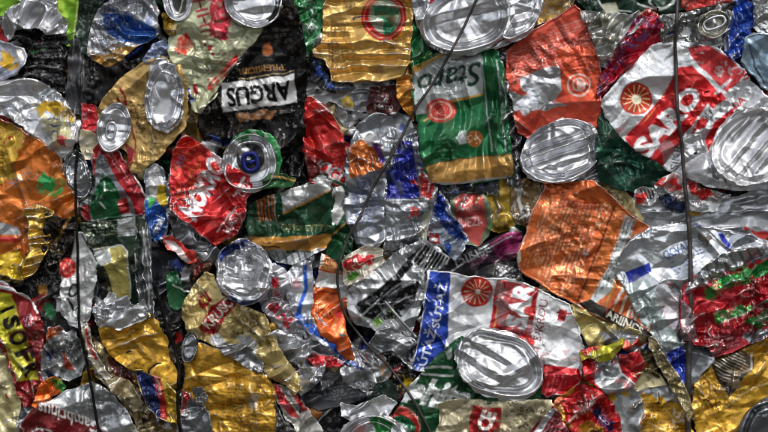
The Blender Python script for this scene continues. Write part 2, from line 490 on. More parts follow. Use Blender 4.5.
SCRAP_WORDS = ('scrap', 'foil fragment', 'crumpled foil', 'foil strip')
GROUP = 'crushed drink cans pressed into the bale'
def can(label, pts, base, layers=(), ends=(), tabs=(), name='crushed_can', cat='crushed can', **kw):
    if any(w in label[:34] for w in SCRAP_WORDS): name = 'can_scrap'; cat = 'can scrap'
    # one crushed can: a body, and its can ends and ring pulls where they show
    body = sheet(name if not ends else 'can_body', pts, base, layers, **kw)
    if not ends:
        tag(body, label, cat, GROUP); return body
    root = bpy.data.objects.new(name, None); COL.objects.link(root); root.empty_display_size = .01
    root.location = body.location.copy()
    tag(root, label, cat, GROUP)
    adopt(body, root)
    for i, e in enumerate(ends):
        eo = can_end(*e[0], **e[1]); adopt(eo, root)
        for t in tabs:
            if t[0] == i:
                to = pull_tab(*t[1], **(t[2] if len(t) > 2 else {})); adopt(to, eo)
    return root

# ---------------------------------------------------------------- materials
M = {}
def nodes(name):
    m = bpy.data.materials.new(name); m.use_nodes = True
    nt = m.node_tree; b = nt.nodes['Principled BSDF']
    return m, nt, b
def noise(nt, pos, scale, detail=4, rough=.6, dist=0):
    n = nt.nodes.new('ShaderNodeTexNoise'); n.inputs['Scale'].default_value = scale
    n.inputs['Detail'].default_value = detail; n.inputs['Roughness'].default_value = rough; n.inputs['Distortion'].default_value = dist
    nt.links.new(pos, n.inputs['Vector']); return n.outputs['Fac']
def ramp(nt, src, a, b, lo=0., hi=1.):
    n = nt.nodes.new('ShaderNodeMapRange'); n.inputs['From Min'].default_value = a; n.inputs['From Max'].default_value = b
    n.inputs['To Min'].default_value = lo; n.inputs['To Max'].default_value = hi
    nt.links.new(src, n.inputs['Value']); return n.outputs['Result']
def math_(nt, op, a, b):
    n = nt.nodes.new('ShaderNodeMath'); n.operation = op
    for i, v in enumerate((a, b)):
        if isinstance(v, (int, float)): n.inputs[i].default_value = v
        else: nt.links.new(v, n.inputs[i])
    return n.outputs[0]
def mixc(nt, f, a, b, mode='MIX'):
    n = nt.nodes.new('ShaderNodeMix'); n.data_type = 'RGBA'; n.blend_type = mode
    if isinstance(f, (int, float)): n.inputs[0].default_value = f
    else: nt.links.new(f, n.inputs[0])
    for i, v in ((6, a), (7, b)):
        if isinstance(v, tuple): n.inputs[i].default_value = v
        else: nt.links.new(v, n.inputs[i])
    return n.outputs[2]

def build_materials():
    def metal(name, r0, r1, dirt, bump, plain=None, metallic=None):
        m, nt, b = nodes(name)
        pos = nt.nodes.new('ShaderNodeNewGeometry').outputs['Position']
        if plain is None:
            at = nt.nodes.new('ShaderNodeAttribute'); at.attribute_name = 'print'
            colr = at.outputs['Color']; alpha = at.outputs['Alpha']
        else:
            c = nt.nodes.new('ShaderNodeRGB'); c.outputs[0].default_value = tuple(lin(plain)) + (1,)
            colr = c.outputs[0]; v = nt.nodes.new('ShaderNodeValue'); v.outputs[0].default_value = metallic if metallic is not None else 1.; alpha = v.outputs[0]
        # settled grime and water marks, with an edge of their own
        g1 = ramp(nt, noise(nt, pos, 80, 8, .72, .8), .47, .66)
        g2 = ramp(nt, noise(nt, pos, 620, 4, .7), .48, .70)
        g = math_(nt, 'MULTIPLY', g1, math_(nt, 'ADD', math_(nt, 'MULTIPLY', g2, .75), .25))
        g = math_(nt, 'MULTIPLY', g, dirt)
        col = mixc(nt, g, colr, (.050, .038, .026, 1))
        fade = ramp(nt, noise(nt, pos, 38, 3, .6), .35, .75, .82, 1.0)
        cc = nt.nodes.new('ShaderNodeCombineColor')
        for i in range(3): nt.links.new(fade, cc.inputs[i])
        col = mixc(nt, 1.0, col, cc.outputs[0], 'MULTIPLY')
        nt.links.new(col, b.inputs['Base Color'])
        nt.links.new(math_(nt, 'MULTIPLY', alpha, math_(nt, 'SUBTRACT', 1.0, math_(nt, 'MULTIPLY', g, .8))), b.inputs['Metallic'])
        ro = ramp(nt, noise(nt, pos, 210, 5, .65), .3, .7, r0, r1)
        ro = math_(nt, 'ADD', ro, math_(nt, 'MULTIPLY', g, .4))
        nt.links.new(ro, b.inputs['Roughness'])
        sep = nt.nodes.new('ShaderNodeSeparateColor'); sep.mode = 'HSV'; nt.links.new(colr, sep.inputs[0])
        nt.links.new(ramp(nt, sep.outputs[2], .0, .12, .10, .45), b.inputs['Specular IOR Level'])
        # fine puckering of thin sheet metal
        bp = nt.nodes.new('ShaderNodeBump'); bp.inputs['Strength'].default_value = bump; bp.inputs['Distance'].default_value = .00045
        s1 = noise(nt, pos, 330, 3, .55, 1.2)
        s2 = nt.nodes.new('ShaderNodeTexVoronoi'); s2.feature = 'F1'; s2.inputs['Scale'].default_value = 250; nt.links.new(pos, s2.inputs['Vector'])
        s = math_(nt, 'ADD', s1, math_(nt, 'MULTIPLY', s2.outputs['Distance'], .5))
        nt.links.new(s, bp.inputs['Height']); nt.links.new(bp.outputs[0], b.inputs['Normal'])
        return m
    M['can'] = metal('printed_aluminium', .20, .42, .95, .10)
    M['aluminium'] = metal('bare_aluminium', .27, .46, .7, .08)
    M['aluminium_plain'] = metal('tab_aluminium', .2, .35, .3, .2, '#c4c5c8')
    M['blue_tab'] = metal('blue_anodised', .25, .4, .2, .2, '#141f66', .6)
    M['wire'] = metal('dull_steel_wire', .34, .6, .7, .4, '#4a4542', .75)
    M['black_wire'] = metal('blackened_wire', .5, .7, .6, .6, '#0c0b0a', .2)
    M['silver_wire'] = metal('zinc_wire', .35, .5, .3, .4, '#8c8e90', .9)
    M['scrap'] = metal('scrap_metal', .3, .6, 1.0, .8)
build_materials()
TAU = 2 * math.pi
G_ = '#0d4a2a'; RED = '#c4161c'; WHT = '#dcdcdc'; BLK = '#0b0b0c'; GOLD = '#c79a3c'
def P(c, pts, **k): return ('P', c, pts, k)
def Bp(c, pts, **k): return ('B', c, pts, k)
def El(c, cx, cy, rx, ry, rot=0, **k): return ('E', c, cx, cy, rx, ry, rot, k)
def Ri(c, cx, cy, rx, ry, rot, w, **k): return ('O', c, cx, cy, rx, ry, rot, w, k)
def Li(c, pts, w, **k): return ('L', c, pts, w, k)
def Tx(c, s, cx, cy, w, h, rot, **k): return ('T', c, s, cx, cy, w, h, rot, k)
def Ra(c, cx, cy, r, n, **k): return ('Y', c, cx, cy, r, n, k)
def St(c, pts, rot, per, du, **k): return ('S', c, pts, rot, per, du, k)
def Fi(c, pts, rot, sp, **k): return ('F', c, pts, rot, sp, k)
def Sp(c, pts, sc, th, **k): return ('N', c, pts, sc, th, k)
def Sq(c, pts, sc, w, **k): return ('Q', c, pts, sc, w, k)
def box(x0, y0, x1, y1): return [(x0, y0), (x1, y0), (x1, y1), (x0, y1)]
def ebox(cx, cy, rx, ry, ang=0, n=20, wob=0):
    t = np.linspace(0, TAU, n, endpoint=False); a = math.radians(ang)
    return [(cx + rx*math.cos(q)*math.cos(a) - ry*math.sin(q)*math.sin(a), cy + rx*math.cos(q)*math.sin(a) + ry*math.sin(q)*math.cos(a)) for q in t]

# ------------------------------------------------ the packed scrap behind everything
x, y = np.meshgrid(np.arange(-22, W + 23, 1.0), np.arange(-22, HH + 23, 1.0))
def shards(x, y, size, s):
    """nearest of a field of scattered points: which shard, how far to its edge, offset inside it"""
    X = x / size + .5 * vnoise(x, y, size * 1.3, s); Y = y / size + .5 * vnoise(x, y, size * 1.3, s + 1)
    i = np.floor(X); j = np.floor(Y)
    best = np.full(x.shape, 9.); sec = np.full(x.shape, 9.); bi = i * 0; bj = j * 0; ox = i * 0.; oy = i * 0.
    for di in (-1, 0, 1):
        for dj in (-1, 0, 1):
            px = i + di + .5 + .45 * hsh(i + di, j + dj, s + 2); py = j + dj + .5 + .45 * hsh(i + di, j + dj, s + 3)
            q = np.hypot(X - px, (Y - py) * 1.3); near = q < best
            sec = np.where(near, best, np.minimum(sec, q)); bi = np.where(near, i + di, bi); bj = np.where(near, j + dj, bj)
            ox = np.where(near, X - px, ox); oy = np.where(near, Y - py, oy); best = np.where(near, q, best)
    return bi, bj, (sec - best) * size, ox * size, oy * size
bi, bj, rim, ox, oy = shards(x, y, 15, 41)
h = -33 + 7 * hsh(bi, bj, 60) + ox * .45 * hsh(bi, bj, 61) + oy * .45 * hsh(bi, bj, 62) + crumple(x, y, .9, 15, 7) - 6 * np.exp(-rim / 1.4)
core = np.empty(x.shape + (4,)); core[..., :3] = lin('#1a1a1c'); core[..., 3] = .5  # near-black base, shade of the gaps put into the colour
pick = (hsh(bi, bj, 63) * .5 + .5) * 14
for k, cc_ in enumerate(['#c9cacc', '#a9abad', '#c9cacc', '#8a1a1c', '#a8822c', '#174a2c', '#1d3578', '#b9ab80', '#d0d1d2']):
    a = ((pick > k) & (pick <= k + 1))[..., None] * 1.0
    core = core * (1 - a) + np.append(lin(cc_), .9 if k in (0, 1, 2, 8) else .55) * a
stamp(x, y, h, np.ones(x.shape, bool)); stamp(x + .6, y, h, np.ones(x.shape, bool)); stamp(x, y + .6, h, np.ones(x.shape, bool)); stamp(x+.6, y + .6, h, np.ones(x.shape, bool))
o = mesh_from_grid('packed_scrap', x, y, h, np.ones(x.shape, bool), core, M['scrap'], 30)
o['kind'] = 'stuff'; o['label'] = 'dark mass of pressed scrap metal seen in the gaps between the cans'; o['category'] = 'scrap'

# ================================================ deepest cans
can('black glossy can crumpled into upright folds below the blue, white and gold can', [(82,46),(95,56),(104,66),(128,60),(150,50),(165,40),(172,60),(140,90),(118,98),(106,112),(98,135),(84,125),(76,100),(78,70)], BLK,
    [Sp(BARE, box(80,50,150,130), 5, .62), Sp('#2a2b2e', box(80,50,170,130), 9, .2)], ca=1.2, cs=14, fold=(75, 13, 4))
can('dark speckled green can with grey streaks at the top edge beside the lime can', [(74,-8),(102,-8),(98,10),(93,20),(90,34),(86,54),(78,48),(72,38)], '#26352c', [Sp('#8b968e', box(70,-8,104,56), 3, .35), Sp('#0e1511', box(70,-8,104,56), 5, .3)], ca=.9, cs=12)
can('lime green can between the crushed grey dome and the speckled green can at the top', [(-4,-8),(78,-8),(76,18),(72,34),(66,45),(60,40),(50,14),(20,12),(-4,14)], '#6ea021', [Sp('#b9d24a', box(0,-8,80,46), 12, .2), Sp('#3d7a12', box(0,-8,80,46), 9, .45), Li('#d9df8f', [(70,42),(75,0)], 1.2)], ca=.9, cs=13)
can('smooth dark grey upright strip of can to the right of the black can body', [(66,41),(75,38),(80,55),(83,80),(85,112),(70,114),(62,100),(64,70)], '#3a3b3e', [Sp('#5d5e62', box(60,38,86,112), 8, .35), Li('#7c7d80', [(76,42),(81,75)], .9)], ca=.6, cs=16, fold=(84, 11, 3))
can('scrap of red can at the left edge below the lime green scrap', [(-6,24),(4,27),(6,36),(4,46),(-6,46)], '#8a1216', [Sp('#c33', box(-6,24,6,46), 4, .4)], ca=.5, cs=8)
can('long creased dark silver can with a gold starburst below the ribbed gold can', [(300,78),(330,80),(392,78),(400,92),(384,104),(362,112),(344,108),(330,100),(318,108),(304,98)], '#7a7b7c', [Sp(BLK, box(300,75,400,112), 8, .2), Bp('#a98b28', [(340,98),(349,95),(352,104),(344,107)]), Sp(BARE, box(350,80,400,112), 9, .35)], ca=1.0, cs=16, fold=(-14, 9, 4))
can('crumpled green can between the black lettered can and the gold can at the top', [(286,-8),(328,-8),(324,18),(320,36),(310,50),(308,64),(302,52),(300,26)], '#0f5a2b', [Sp(BARE, box(286,-8,328,64), 4, .62), Sp('#3f9a5a', box(286,-8,328,64), 6, .3), Tx('#a9b7a9', 'imort', 307,22,17,7,-38), Li('#9cc9a5', [(306,42),(318,36)], 1.5)], ca=1.0, cs=12)
can('narrow crumple of black and blue foil to the right of the black lettered can', [(303,52),(314,56),(322,66),(332,80),(336,92),(326,90),(312,82),(304,78)], '#17181c', [Bp('#23408e', [(313,58),(322,64),(324,74),(316,72)]), Bp('#3b5ba8', [(322,72),(332,82),(334,88),(325,84)]), Sp(BARE, box(303,52,336,92), 4, .62)], ca=.9, cs=10)
can('black crinkled can full of glints between the ring pull and the long red can', [(262,110),(306,104),(312,130),(314,176),(296,190),(276,186),(262,160)], BLK, [Sq('#9a9a9b', box(262,104,314,190), 8, .07), Sp(BARE, box(262,104,314,190), 4, .74)], ca=1.3, cs=12)  # grey squiggles and bare flecks paint the glints into the colour
can('amber brown bottle green scrap of can between the tan can and the red can', [(176,104),(192,100),(202,112),(202,140),(190,144),(178,138)], '#4c3a12', [Sp('#17130a', box(176,100,204,146), 7, .1), Li('#9a7626', [(194,106),(197,136)], 2.0)], ca=.7, cs=12, fold=(86,9,3))
can('small red scrap of can between the white foil can and the tan can', [(78,102),(94,104),(95,118),(93,142),(84,142),(79,126)], '#b01820', [Sp('#e34a4c', box(76,100,96,142), 5, .35), Sp('#8c8c8e', box(76,100,96,142), 4, .6)], ca=.8, cs=9)
can('cream and silver scrap of foil in the gap under the tan can', [(78,128),(92,132),(100,140),(92,152),(88,160),(80,158),(76,142)], '#b5ab8b', [Sp(BARE, box(74,126,102,160), 5, .35)], ca=.8, cs=9)
can('black can with dull brown glints left of the round red dot', [(36,222),(60,214),(74,222),(76,250),(66,262),(64,300),(70,330),(50,330),(34,310),(22,290),(22,270),(32,250)], BLK, [Sq('#6b665c', box(20,212,76,330), 7, .06), Ri('#77786f', 49,267,6,7,0,1), Sp('#6a4f2a', [(44,230),(70,226),(66,250),(50,250)], 4, .2), Sp(BARE, box(20,280,70,330), 4, .7)], ca=1.2, cs=12)  # brown squiggles and flecks are glints put into the ink
can('dark crumple of red, green and grey scraps under the black can at the left', [(26,285),(60,286),(74,300),(76,330),(60,345),(44,340),(30,320)], '#1a1a1a', [Bp('#7d1513', [(31,300),(42,292),(47,304),(38,312)]), Bp('#0d5a30', [(42,302),(52,306),(50,322),(42,318)]), Bp(BARE, [(52,298),(66,296),(68,312),(60,316),(54,310)]), Bp('#9a6b2a', [(36,286),(46,284),(46,292),(36,294)]), Sp(BARE, box(26,285,76,345), 4, .5)], ca=1.2, cs=10)
can('black and navy bottle shaped can in the dark hollow right of the green framed can', [(148,242),(164,240),(188,250),(200,262),(206,284),(196,300),(186,320),(170,334),(156,332),(148,300)], '#0c0e13', [Bp('#1b2d6b', [(168,262),(178,258),(182,266),(176,272),(170,270)]), Bp('#b3b4ba', [(180,270),(188,268),(188,280),(180,280)]), Sp(BARE, box(150,290,200,332), 4, .6), Sp('#25282f', box(148,240,206,300), 12, .2)], ca=1.1, cs=15)
can('small dark green scrap with a white glint under the navy hollow', [(164,272),(176,272),(184,292),(186,304),(176,312),(166,308)], '#0b4a26', [Li('#c8d2ca', [(172,286),(183,292)], 1.4), Sp('#093619', box(160,270,188,314), 6, .3)], ca=.8, cs=10)  # the pale line is a glint drawn in colour
can('brown foil scrap beside the tip of the white and red can at the left centre', [(192,254),(206,250),(211,262),(208,272),(200,272),(192,282),(188,268)], '#3c2412', [Bp('#5c120e', [(192,264),(204,262),(200,276),(192,280)])], ca=.8, cs=9)
can('black can with broken grey highlights at the bottom edge under the charcoal can', [(300,398),(352,392),(372,400),(352,440),(296,440)], '#0c0c0d', [Sp('#56585c', box(295,390,372,440), 5, .45), Bp('#7d4b1b', [(308,410),(318,406),(322,418),(312,424)]), Li(BARE, [(312,428),(332,408)], 1.0)], ca=1.3, cs=12)  # grey specks paint the highlights into the colour
can('black and green scrap behind the curved wire, flecked with yellow and red', [(378,356),(398,356),(414,368),(420,384),(410,402),(392,404),(376,400),(370,378)], '#121312', [Sp(BARE, box(370,356,420,404), 4, .4), Bp('#d9b51c', [(404,379),(413,380),(413,387),(405,388)]), Bp('#b52320', [(392,367),(400,369),(399,374),(393,373)]), Sp('#c8a51e', box(380,376,412,392), 3, .6)], ca=1.2, cs=9)
can('dark red scrap with grey print above the silver can with an orange square', [(370,86),(398,84),(402,104),(396,118),(378,112),(366,112)], '#3a1113', [Sp('#1a1a1b', box(366,84,402,118), 6, .2), Tx('#a99', 'Maro', 384,106,18,6,-4)], ca=.8, cs=11)
can('gold can at the back of the dark hollow right of the pale red can', [(490,178),(512,176),(524,180),(522,206),(516,228),(500,236),(490,230),(486,205)], '#94771a', [Sp('#4d3c10', box(486,176,526,236), 10, .25), Sp('#c3a53a', box(486,176,526,236), 7, .5), El('#5c4a16', 507,226,3,4)], ca=.9, cs=14, fold=(80, 12, 3), lift=-2)
can('brown and silver folded can hanging under the big oval end of the coral can', [(512,180),(540,178),(552,190),(542,204),(534,214),(528,230),(516,222),(512,205)], '#6b5530', [Sp('#2a2015', box(510,176,552,232), 7, .25), Li(BARE, [(522,186),(520,200),(524,214)], 3), Sp(BARE, box(510,176,552,232), 5, .6)], ca=1.2, cs=11, fold=(78,9,4))
can('pale red can with faded lettering and green rim deep in the central hollow', [(448,186),(466,182),(486,190),(490,206),(494,222),(490,236),(480,248),(462,244),(452,234),(450,210)], '#5f6a52', [P('#b04640', [(456,196),(470,188),(484,198),(488,226),(480,246),(466,240),(456,224)]), Tx('#d9a49a', 'Avellen', 469,208,22,6,-4,shear=.2), Tx('#caa', 'HUEZI-', 469,222,28,9,-2,bold=.01), Bp('#4f9a5c', [(488,218),(496,226),(494,236),(488,230)]), Fi('#7d2521', box(456,190,486,202), 0, 3)], ca=.8, cs=12, lift=-3)
can('dark crumpled foil at the top of the central hollow, black with blue glints', [(436,184),(500,178),(500,196),(484,194),(462,192),(446,200),(436,198)], '#1a1c1d', [Sp('#1f3b86', box(436,178,500,200), 5, .45), Sp('#6f7a6a', box(436,178,500,200), 6, .5)], ca=1.0, cs=10)  # near-black sheet stands for the deep shade under the green can
can('gold can bottom with a wavy rim at the left edge under the orange can', [(-6,250),(18,250),(24,266),(18,284),(-6,284)], '#8d7414', [Sp('#c7ad2c', box(-6,250,26,286), 8, .2), Sp('#3d300a', box(-6,250,26,286), 6, .5)], ca=.9, cs=12, fold=(20, 10, 3))
can('cream crumpled foil in the bottom left corner', [(-6,338),(6,344),(14,368),(20,392),(18,412),(14,440),(-6,440)], '#b3a878', [Sp('#6b6038', box(-6,338,22,440), 7, .3), Sp('#d9d2a6', box(-6,338,22,440), 9, .25)], ca=1.2, cs=13)
can('brown and cream crumpled can running down beside the left wire to the bottom edge', [(82,330),(100,345),(112,362),(130,372),(140,392),(150,412),(160,440),(140,440),(124,408),(108,392),(92,378),(84,352)], '#7d6a45', [Sp('#2d2214', box(80,330,160,440), 6, .15), Sp('#cbbd90', box(80,330,160,440), 9, .35), P('#4a1a14', [(104,358),(124,364),(134,382),(124,386),(110,374)]), Li('#a23', [(84,330),(92,352)], 2)], ca=1.2, cs=12, fold=(55, 10, 4))
can('brown gold crumple under the navy, red and yellow can at the bottom', [(132,392),(150,412),(172,420),(184,428),(184,440),(148,440),(136,416)], '#5c4a26', [Sp(BARE, box(130,390,186,440), 6, .4), Sp('#1a140c', box(130,390,186,440), 7, .25), Bp(BLK, [(132,420),(142,420),(144,432),(134,434)])], ca=1.1, cs=11)
can('dark grey scrap with red print wedged beside the second wire', [(164,322),(178,328),(186,340),(188,362),(182,392),(176,420),(168,400),(164,360)], '#1b1a18', [Bp('#a5231f', [(172,334),(178,330),(180,342),(174,344)]), Sp('#7c7464', box(164,320,190,420), 5, .5), Sp('#5e3710', box(160,340,190,400), 6, .3)], ca=1.0, cs=9)
can('charcoal can with faint small print above the black hollow, left of the lower wire', [(300,376),(322,368),(345,378),(362,388),(368,398),(345,408),(318,412),(300,404),(296,390)], '#37383c', [Tx('#7f8186', 'imons', 333,393,20,6,-12), Fi('#6d6f74', [(322,376),(350,382),(358,398),(330,402)], -12, 4), Sp('#15161a', box(296,368,368,412), 10, .3)], ca=1.0, cs=15, fold=(-20, 12, 3))
can('silver grey foil crumple at the foot of the curved wire', [(344,352),(372,350),(388,362),(392,378),(376,392),(360,388),(344,376)], '#9a9c9e', [Sp('#2a2b2c', box(344,350,392,392), 7, .3), Sp('#cfae3a', box(364,362,392,384), 4, .55), Sp('#a33', box(364,352,392,384), 4, .65)], bm=.9, ca=1.3, cs=12)
can('dark teal foil scrap beside the foot of the curved wire', [(374,384),(392,380),(400,398),(392,412),(376,414),(368,400)], '#14241f', [Sp('#3e5650', box(366,380,402,414), 6, .3)], ca=1.0, cs=10)
can('bright silver torn foil above the ring rimmed can at the bottom', [(340,404),(356,408),(368,404),(384,396),(398,404),(388,420),(358,428),(342,418)], BARE, [Sp('#3a3b3d', box(340,396,398,428), 8, .35)], bm=.95, ca=1.1, cs=12)
can('thin brown and blue patterned strip at the top edge above the coral red can', [(528,2),(546,-8),(580,-8),(574,4),(552,18),(534,26),(526,16)], '#8a6a2a', [Sp('#1d4f9a', box(540,-8,580,12), 5, .05), Sp('#c9a83e', box(526,-4,580,26), 5, .25), Sp('#d6d6d2', box(540,-8,580,16), 4, .55)], ca=.8, cs=10, edge=1.2)
can('dark green can strip with pale lines lying along the top edge beside the right wire', [(572,-8),(694,-8),(686,8),(664,13),(644,8),(636,14),(606,14),(590,8)], '#10281c', [Li('#c9cfc6', [(600,-4),(606,6),(632,10)], 1.4), Li('#c9cfc6', [(640,2),(662,8),(676,2),(680,-6)], 1.8), Ri('#bcc4ba', 664,-2,12,8,0,1.6), P('#b9b79e', [(604,2),(618,0),(622,12),(608,12)])], ca=.8, cs=12)
can('red can sliver along the top edge just right of the right wire', [(684,-8),(742,-8),(734,2),(712,5),(690,8),(684,4)], '#a3241f', [Sp('#d06a5c', box(684,-8,742,8), 6, .3), Sp('#3a1513', box(684,-8,742,8), 5, .5)], ca=.7, cs=11)
can('grey sheet of pressed can with long horizontal creases at the right edge', [(640,200),(668,196),(722,200),(776,184),(776,262),(735,240),(690,238),(630,236),(618,222)], '#a3a6aa', [Li('#55585c', [(650,218),(690,222),(720,216)], 1), Li('#55585c', [(722,214),(768,210)], 1), P('#c39a1c', [(691,208),(702,207),(704,215),(692,216)]), Sp('#63676b', box(618,190,776,262), 10, .35), Bp('#a2231f', [(748,226),(776,234),(776,246),(756,238)])], bm=.85, ca=.8, cs=20, fold=(-4, 15, 4))
can('light brown foil scrap with printed lines left of the grey sheet', [(590,186),(606,176),(622,182),(640,206),(648,226),(630,226),(604,208)], '#a8996a', [Sp('#564b2a', box(588,174,650,228), 4, .5), Ri('#4b4226', 611,195,3,4,0,.8), Ri('#4b4226', 627,202,4,4,0,.8), Tx('#4b4226', 'K23', 618,198,22,6,42)], ca=.7, cs=12)
can('grey accordion folded aluminium scrap under the big oval end of the coral can', [(572,176),(598,162),(604,176),(602,186),(588,194),(574,188)], '#94969a', [Sp('#4a3a4a', box(570,160,606,196), 6, .3)], bm=.9, ca=.7, cs=10, fold=(-22, 6, 4))
can('gold foil fragment with scribbled print between the narrow tan strip and wrinkled silver foil', [(638,378),(652,370),(668,382),(690,408),(697,440),(634,440),(632,412)], '#b98a1d', [Bp('#9a9c9e', [(650,380),(668,384),(682,402),(670,402),(654,396),(640,394)]), Sp('#6d5110', box(632,388,698,440), 5, .45), Fi('#6b4d12', box(645,402,690,440), -4, 4), Sp('#c9c7bd', box(676,400,692,425), 5, .2)], ca=1.1, cs=12)
can('cream and grey foil scrap above the lower right gold fragment', [(634,376),(648,368),(662,374),(670,386),(652,388),(640,394),(632,388)], '#b9ad85', [Sp('#2c2618', box(632,366,672,394), 4, .5)], ca=.9, cs=9)
can('wrinkled silver foil with black smudges left of the lower right gold fragment', [(604,392),(622,386),(640,390),(646,408),(644,440),(612,440),(606,418)], '#a9acae', [Sp('#2c2d2e', box(602,384,648,440), 6, .15), Bp('#b58a1f', [(606,392),(614,390),(620,404),(610,408)]), Bp('#b58a1f', [(622,386),(632,388),(630,396),(622,396)])], bm=.85, ca=1.5, cs=11)
can('dark brown and olive scrap in the gap left of the narrow patterned strip', [(640,350),(652,352),(660,366),(662,380),(648,374),(636,368)], '#3a3010', [Sp('#7c6418', box(636,348,662,380), 5, .2), Sp('#0d0b06', box(636,348,662,380), 6, .4)], ca=1.0, cs=9)

# ================================================ left third
DEPTH['lift'] = 1.0
can('crushed black can with a dented silver end at the top left', [(8,24),(30,26),(63,28),(66,40),(64,62),(62,98),(55,94),(38,80),(20,76),(4,80),(20,64),(26,50),(12,38)], BLK,
    [Sp('#7f8183', box(4,24,68,98), 3, .62), Sp(BARE, box(34,54,60,76), 3, .48), Li('#2a7a34', [(30,52),(44,48)], 2.0, a=.7), Fi('#77787a', box(34,40,60,78), -6, 4, k=.7), Sp('#2d2f31', box(4,24,68,98), 9, .2)],
    ends=[((34,14,33,19,12), dict(fold=(-62, 17, 7), ca=2.3, cs=17, kind='crushed', rag=2, lift=3, pts=[(1, 19), (5, 9), (14, 3), (26, -6), (50, -6), (57, 9), (65, 22), (63, 32), (52, 34), (39, 29), (27, 28), (15, 29), (11, 38), (5, 39)]))], ca=1.0, cs=14, fold=(8, 11, 3))
can('white and gold flattened can at the left edge above the white foil can', [(-6,39),(8,41),(20,48),(26,55),(24,64),(14,74),(-6,80)], '#b7b9c4', [Bp('#d9a92a', [(0,50),(10,55),(14,66),(4,66),(-4,60)]), Sp('#5a6a9c', box(-6,39,26,80), 7, .4), Sp('#e3c96a', box(-6,44,20,74), 5, .5)], ca=.9, cs=14, edge=1.4)
can('can crushed flat with a deep blue panel between white foil and a gold lower rim', [(96,6),(108,-4),(154,-8),(158,10),(156,32),(146,40),(138,43),(130,50),(120,59),(105,65),(94,61),(84,52),(87,40),(90,22)], '#bfc1c6',
    [P('#1b4488', [(98,12),(115,11),(130,16),(155,28),(154,38),(138,42),(120,40),(104,32)]), Sp('#dfe3ea', box(96,10,156,44), 4, .62), Sp('#3f6cb0', box(96,10,156,44), 6, .3), P('#b58c4a', [(84,46),(92,54),(106,52),(118,45),(136,44),(122,60),(104,67),(92,63)]), Sp('#4d4c4a', box(92,-8,158,14), 6, .42), St('#6b6d70', [(86,24),(98,20),(112,44),(100,54),(88,46)], 62, 5, .3), Sp('#a34', box(148,-6,158,8), 5, .2)], ca=1.5, cs=14, fold=(25, 13, 4), bm=.85)
can('white foil can with a yellow patch and a blue flower print at the left', [(-6,80),(20,76),(42,80),(56,92),(67,103),(74,117),(75,136),(69,150),(60,160),(50,150),(38,142),(24,130),(10,120),(-6,114)], '#dcdde0',
    [Bp('#d8ac2b', [(40,100),(56,102),(70,112),(71,120),(56,118),(44,112),(36,118),(34,108)]), Bp('#cfc9a0', [(40,114),(66,118),(70,138),(56,150),(44,138)]), Sq('#26419a', [(44,118),(58,116),(62,136),(52,142),(44,134)], 6, .22), Bp('#b8464c', [(58,136),(66,138),(63,146),(57,144)]), Sp('#7c8aa8', box(0,84,40,112), 7, .48), Sp('#8d9095', box(0,76,76,160), 12, .45)], bm=.8, ca=1.7, cs=17, edge=1.6)
can('orange can with a green patch and a wavy gold edge at the left', [(-6,116),(10,122),(28,134),(50,148),(58,158),(63,172),(67,184),(74,192),(76,215),(66,222),(50,216),(45,222),(46,240),(40,256),(32,272),(20,282),(-6,276)], '#b3601d',
    [Bp('#b48f2e', [(-6,118),(24,132),(18,150),(8,166),(14,176),(-6,184)]), Sp('#5a451a', box(-6,118,28,180), 6, .35), Bp('#2e8d4a', [(33,180),(42,171),(48,176),(62,180),(60,192),(46,195),(36,193)]), Sp('#6ac07c', box(33,170,62,196), 5, .4), P('#b38d33', [(30,206),(52,214),(47,222),(48,240),(40,258),(28,276),(22,270),(28,250),(30,236),(24,222),(18,212)]), Sp('#4a3a14', [(18,198),(40,204),(30,214),(16,212)], 4, .1), Tx('#7a7684', 'Stoci', 17,176,25,9,-48), Tx('#59413c', 'oO', 33,174,9,5,10), P('#c9a51d', [(-6,256),(14,250),(24,262),(18,282),(-6,280)]), P('#8c8e92', [(-6,222),(16,228),(18,236),(-6,234)]), P('#b02a24', [(-6,236),(14,238),(14,243),(-6,242)]), Sp('#e08a3c', box(10,140,70,215), 12, .35), Sp('#8c3c0c', box(10,140,70,230), 8, .5)],
    ca=1.2, cs=20, edge=1.2)
can('corrugated gold rim curling along the right side of the orange can', [(34, 204), (52, 212), (48, 222), (50, 240), (43, 257), (32, 274), (22, 281), (19, 270), (27, 252), (25, 236), (27, 220), (22, 208)], '#c29a3c', [Sp('#5a4212', box(16,202,54,284), 5, .45), Sp('#e6cf8a', box(16,202,54,284), 6, .4)], bm=.75, ca=.6, cs=16, fold=(-14, 9, 6, .5), edge=1.0)
can('black foil strip hanging between orange can and the red dotted can', [(44,212),(60,218),(74,216),(76,232),(68,244),(58,262),(46,268),(40,250)], '#141312', [Sp('#6f5a2e', box(40,210,76,268), 5, .5), Li('#8a6a35', [(68,218),(52,244)], 2.5)], ca=1.0, cs=10)
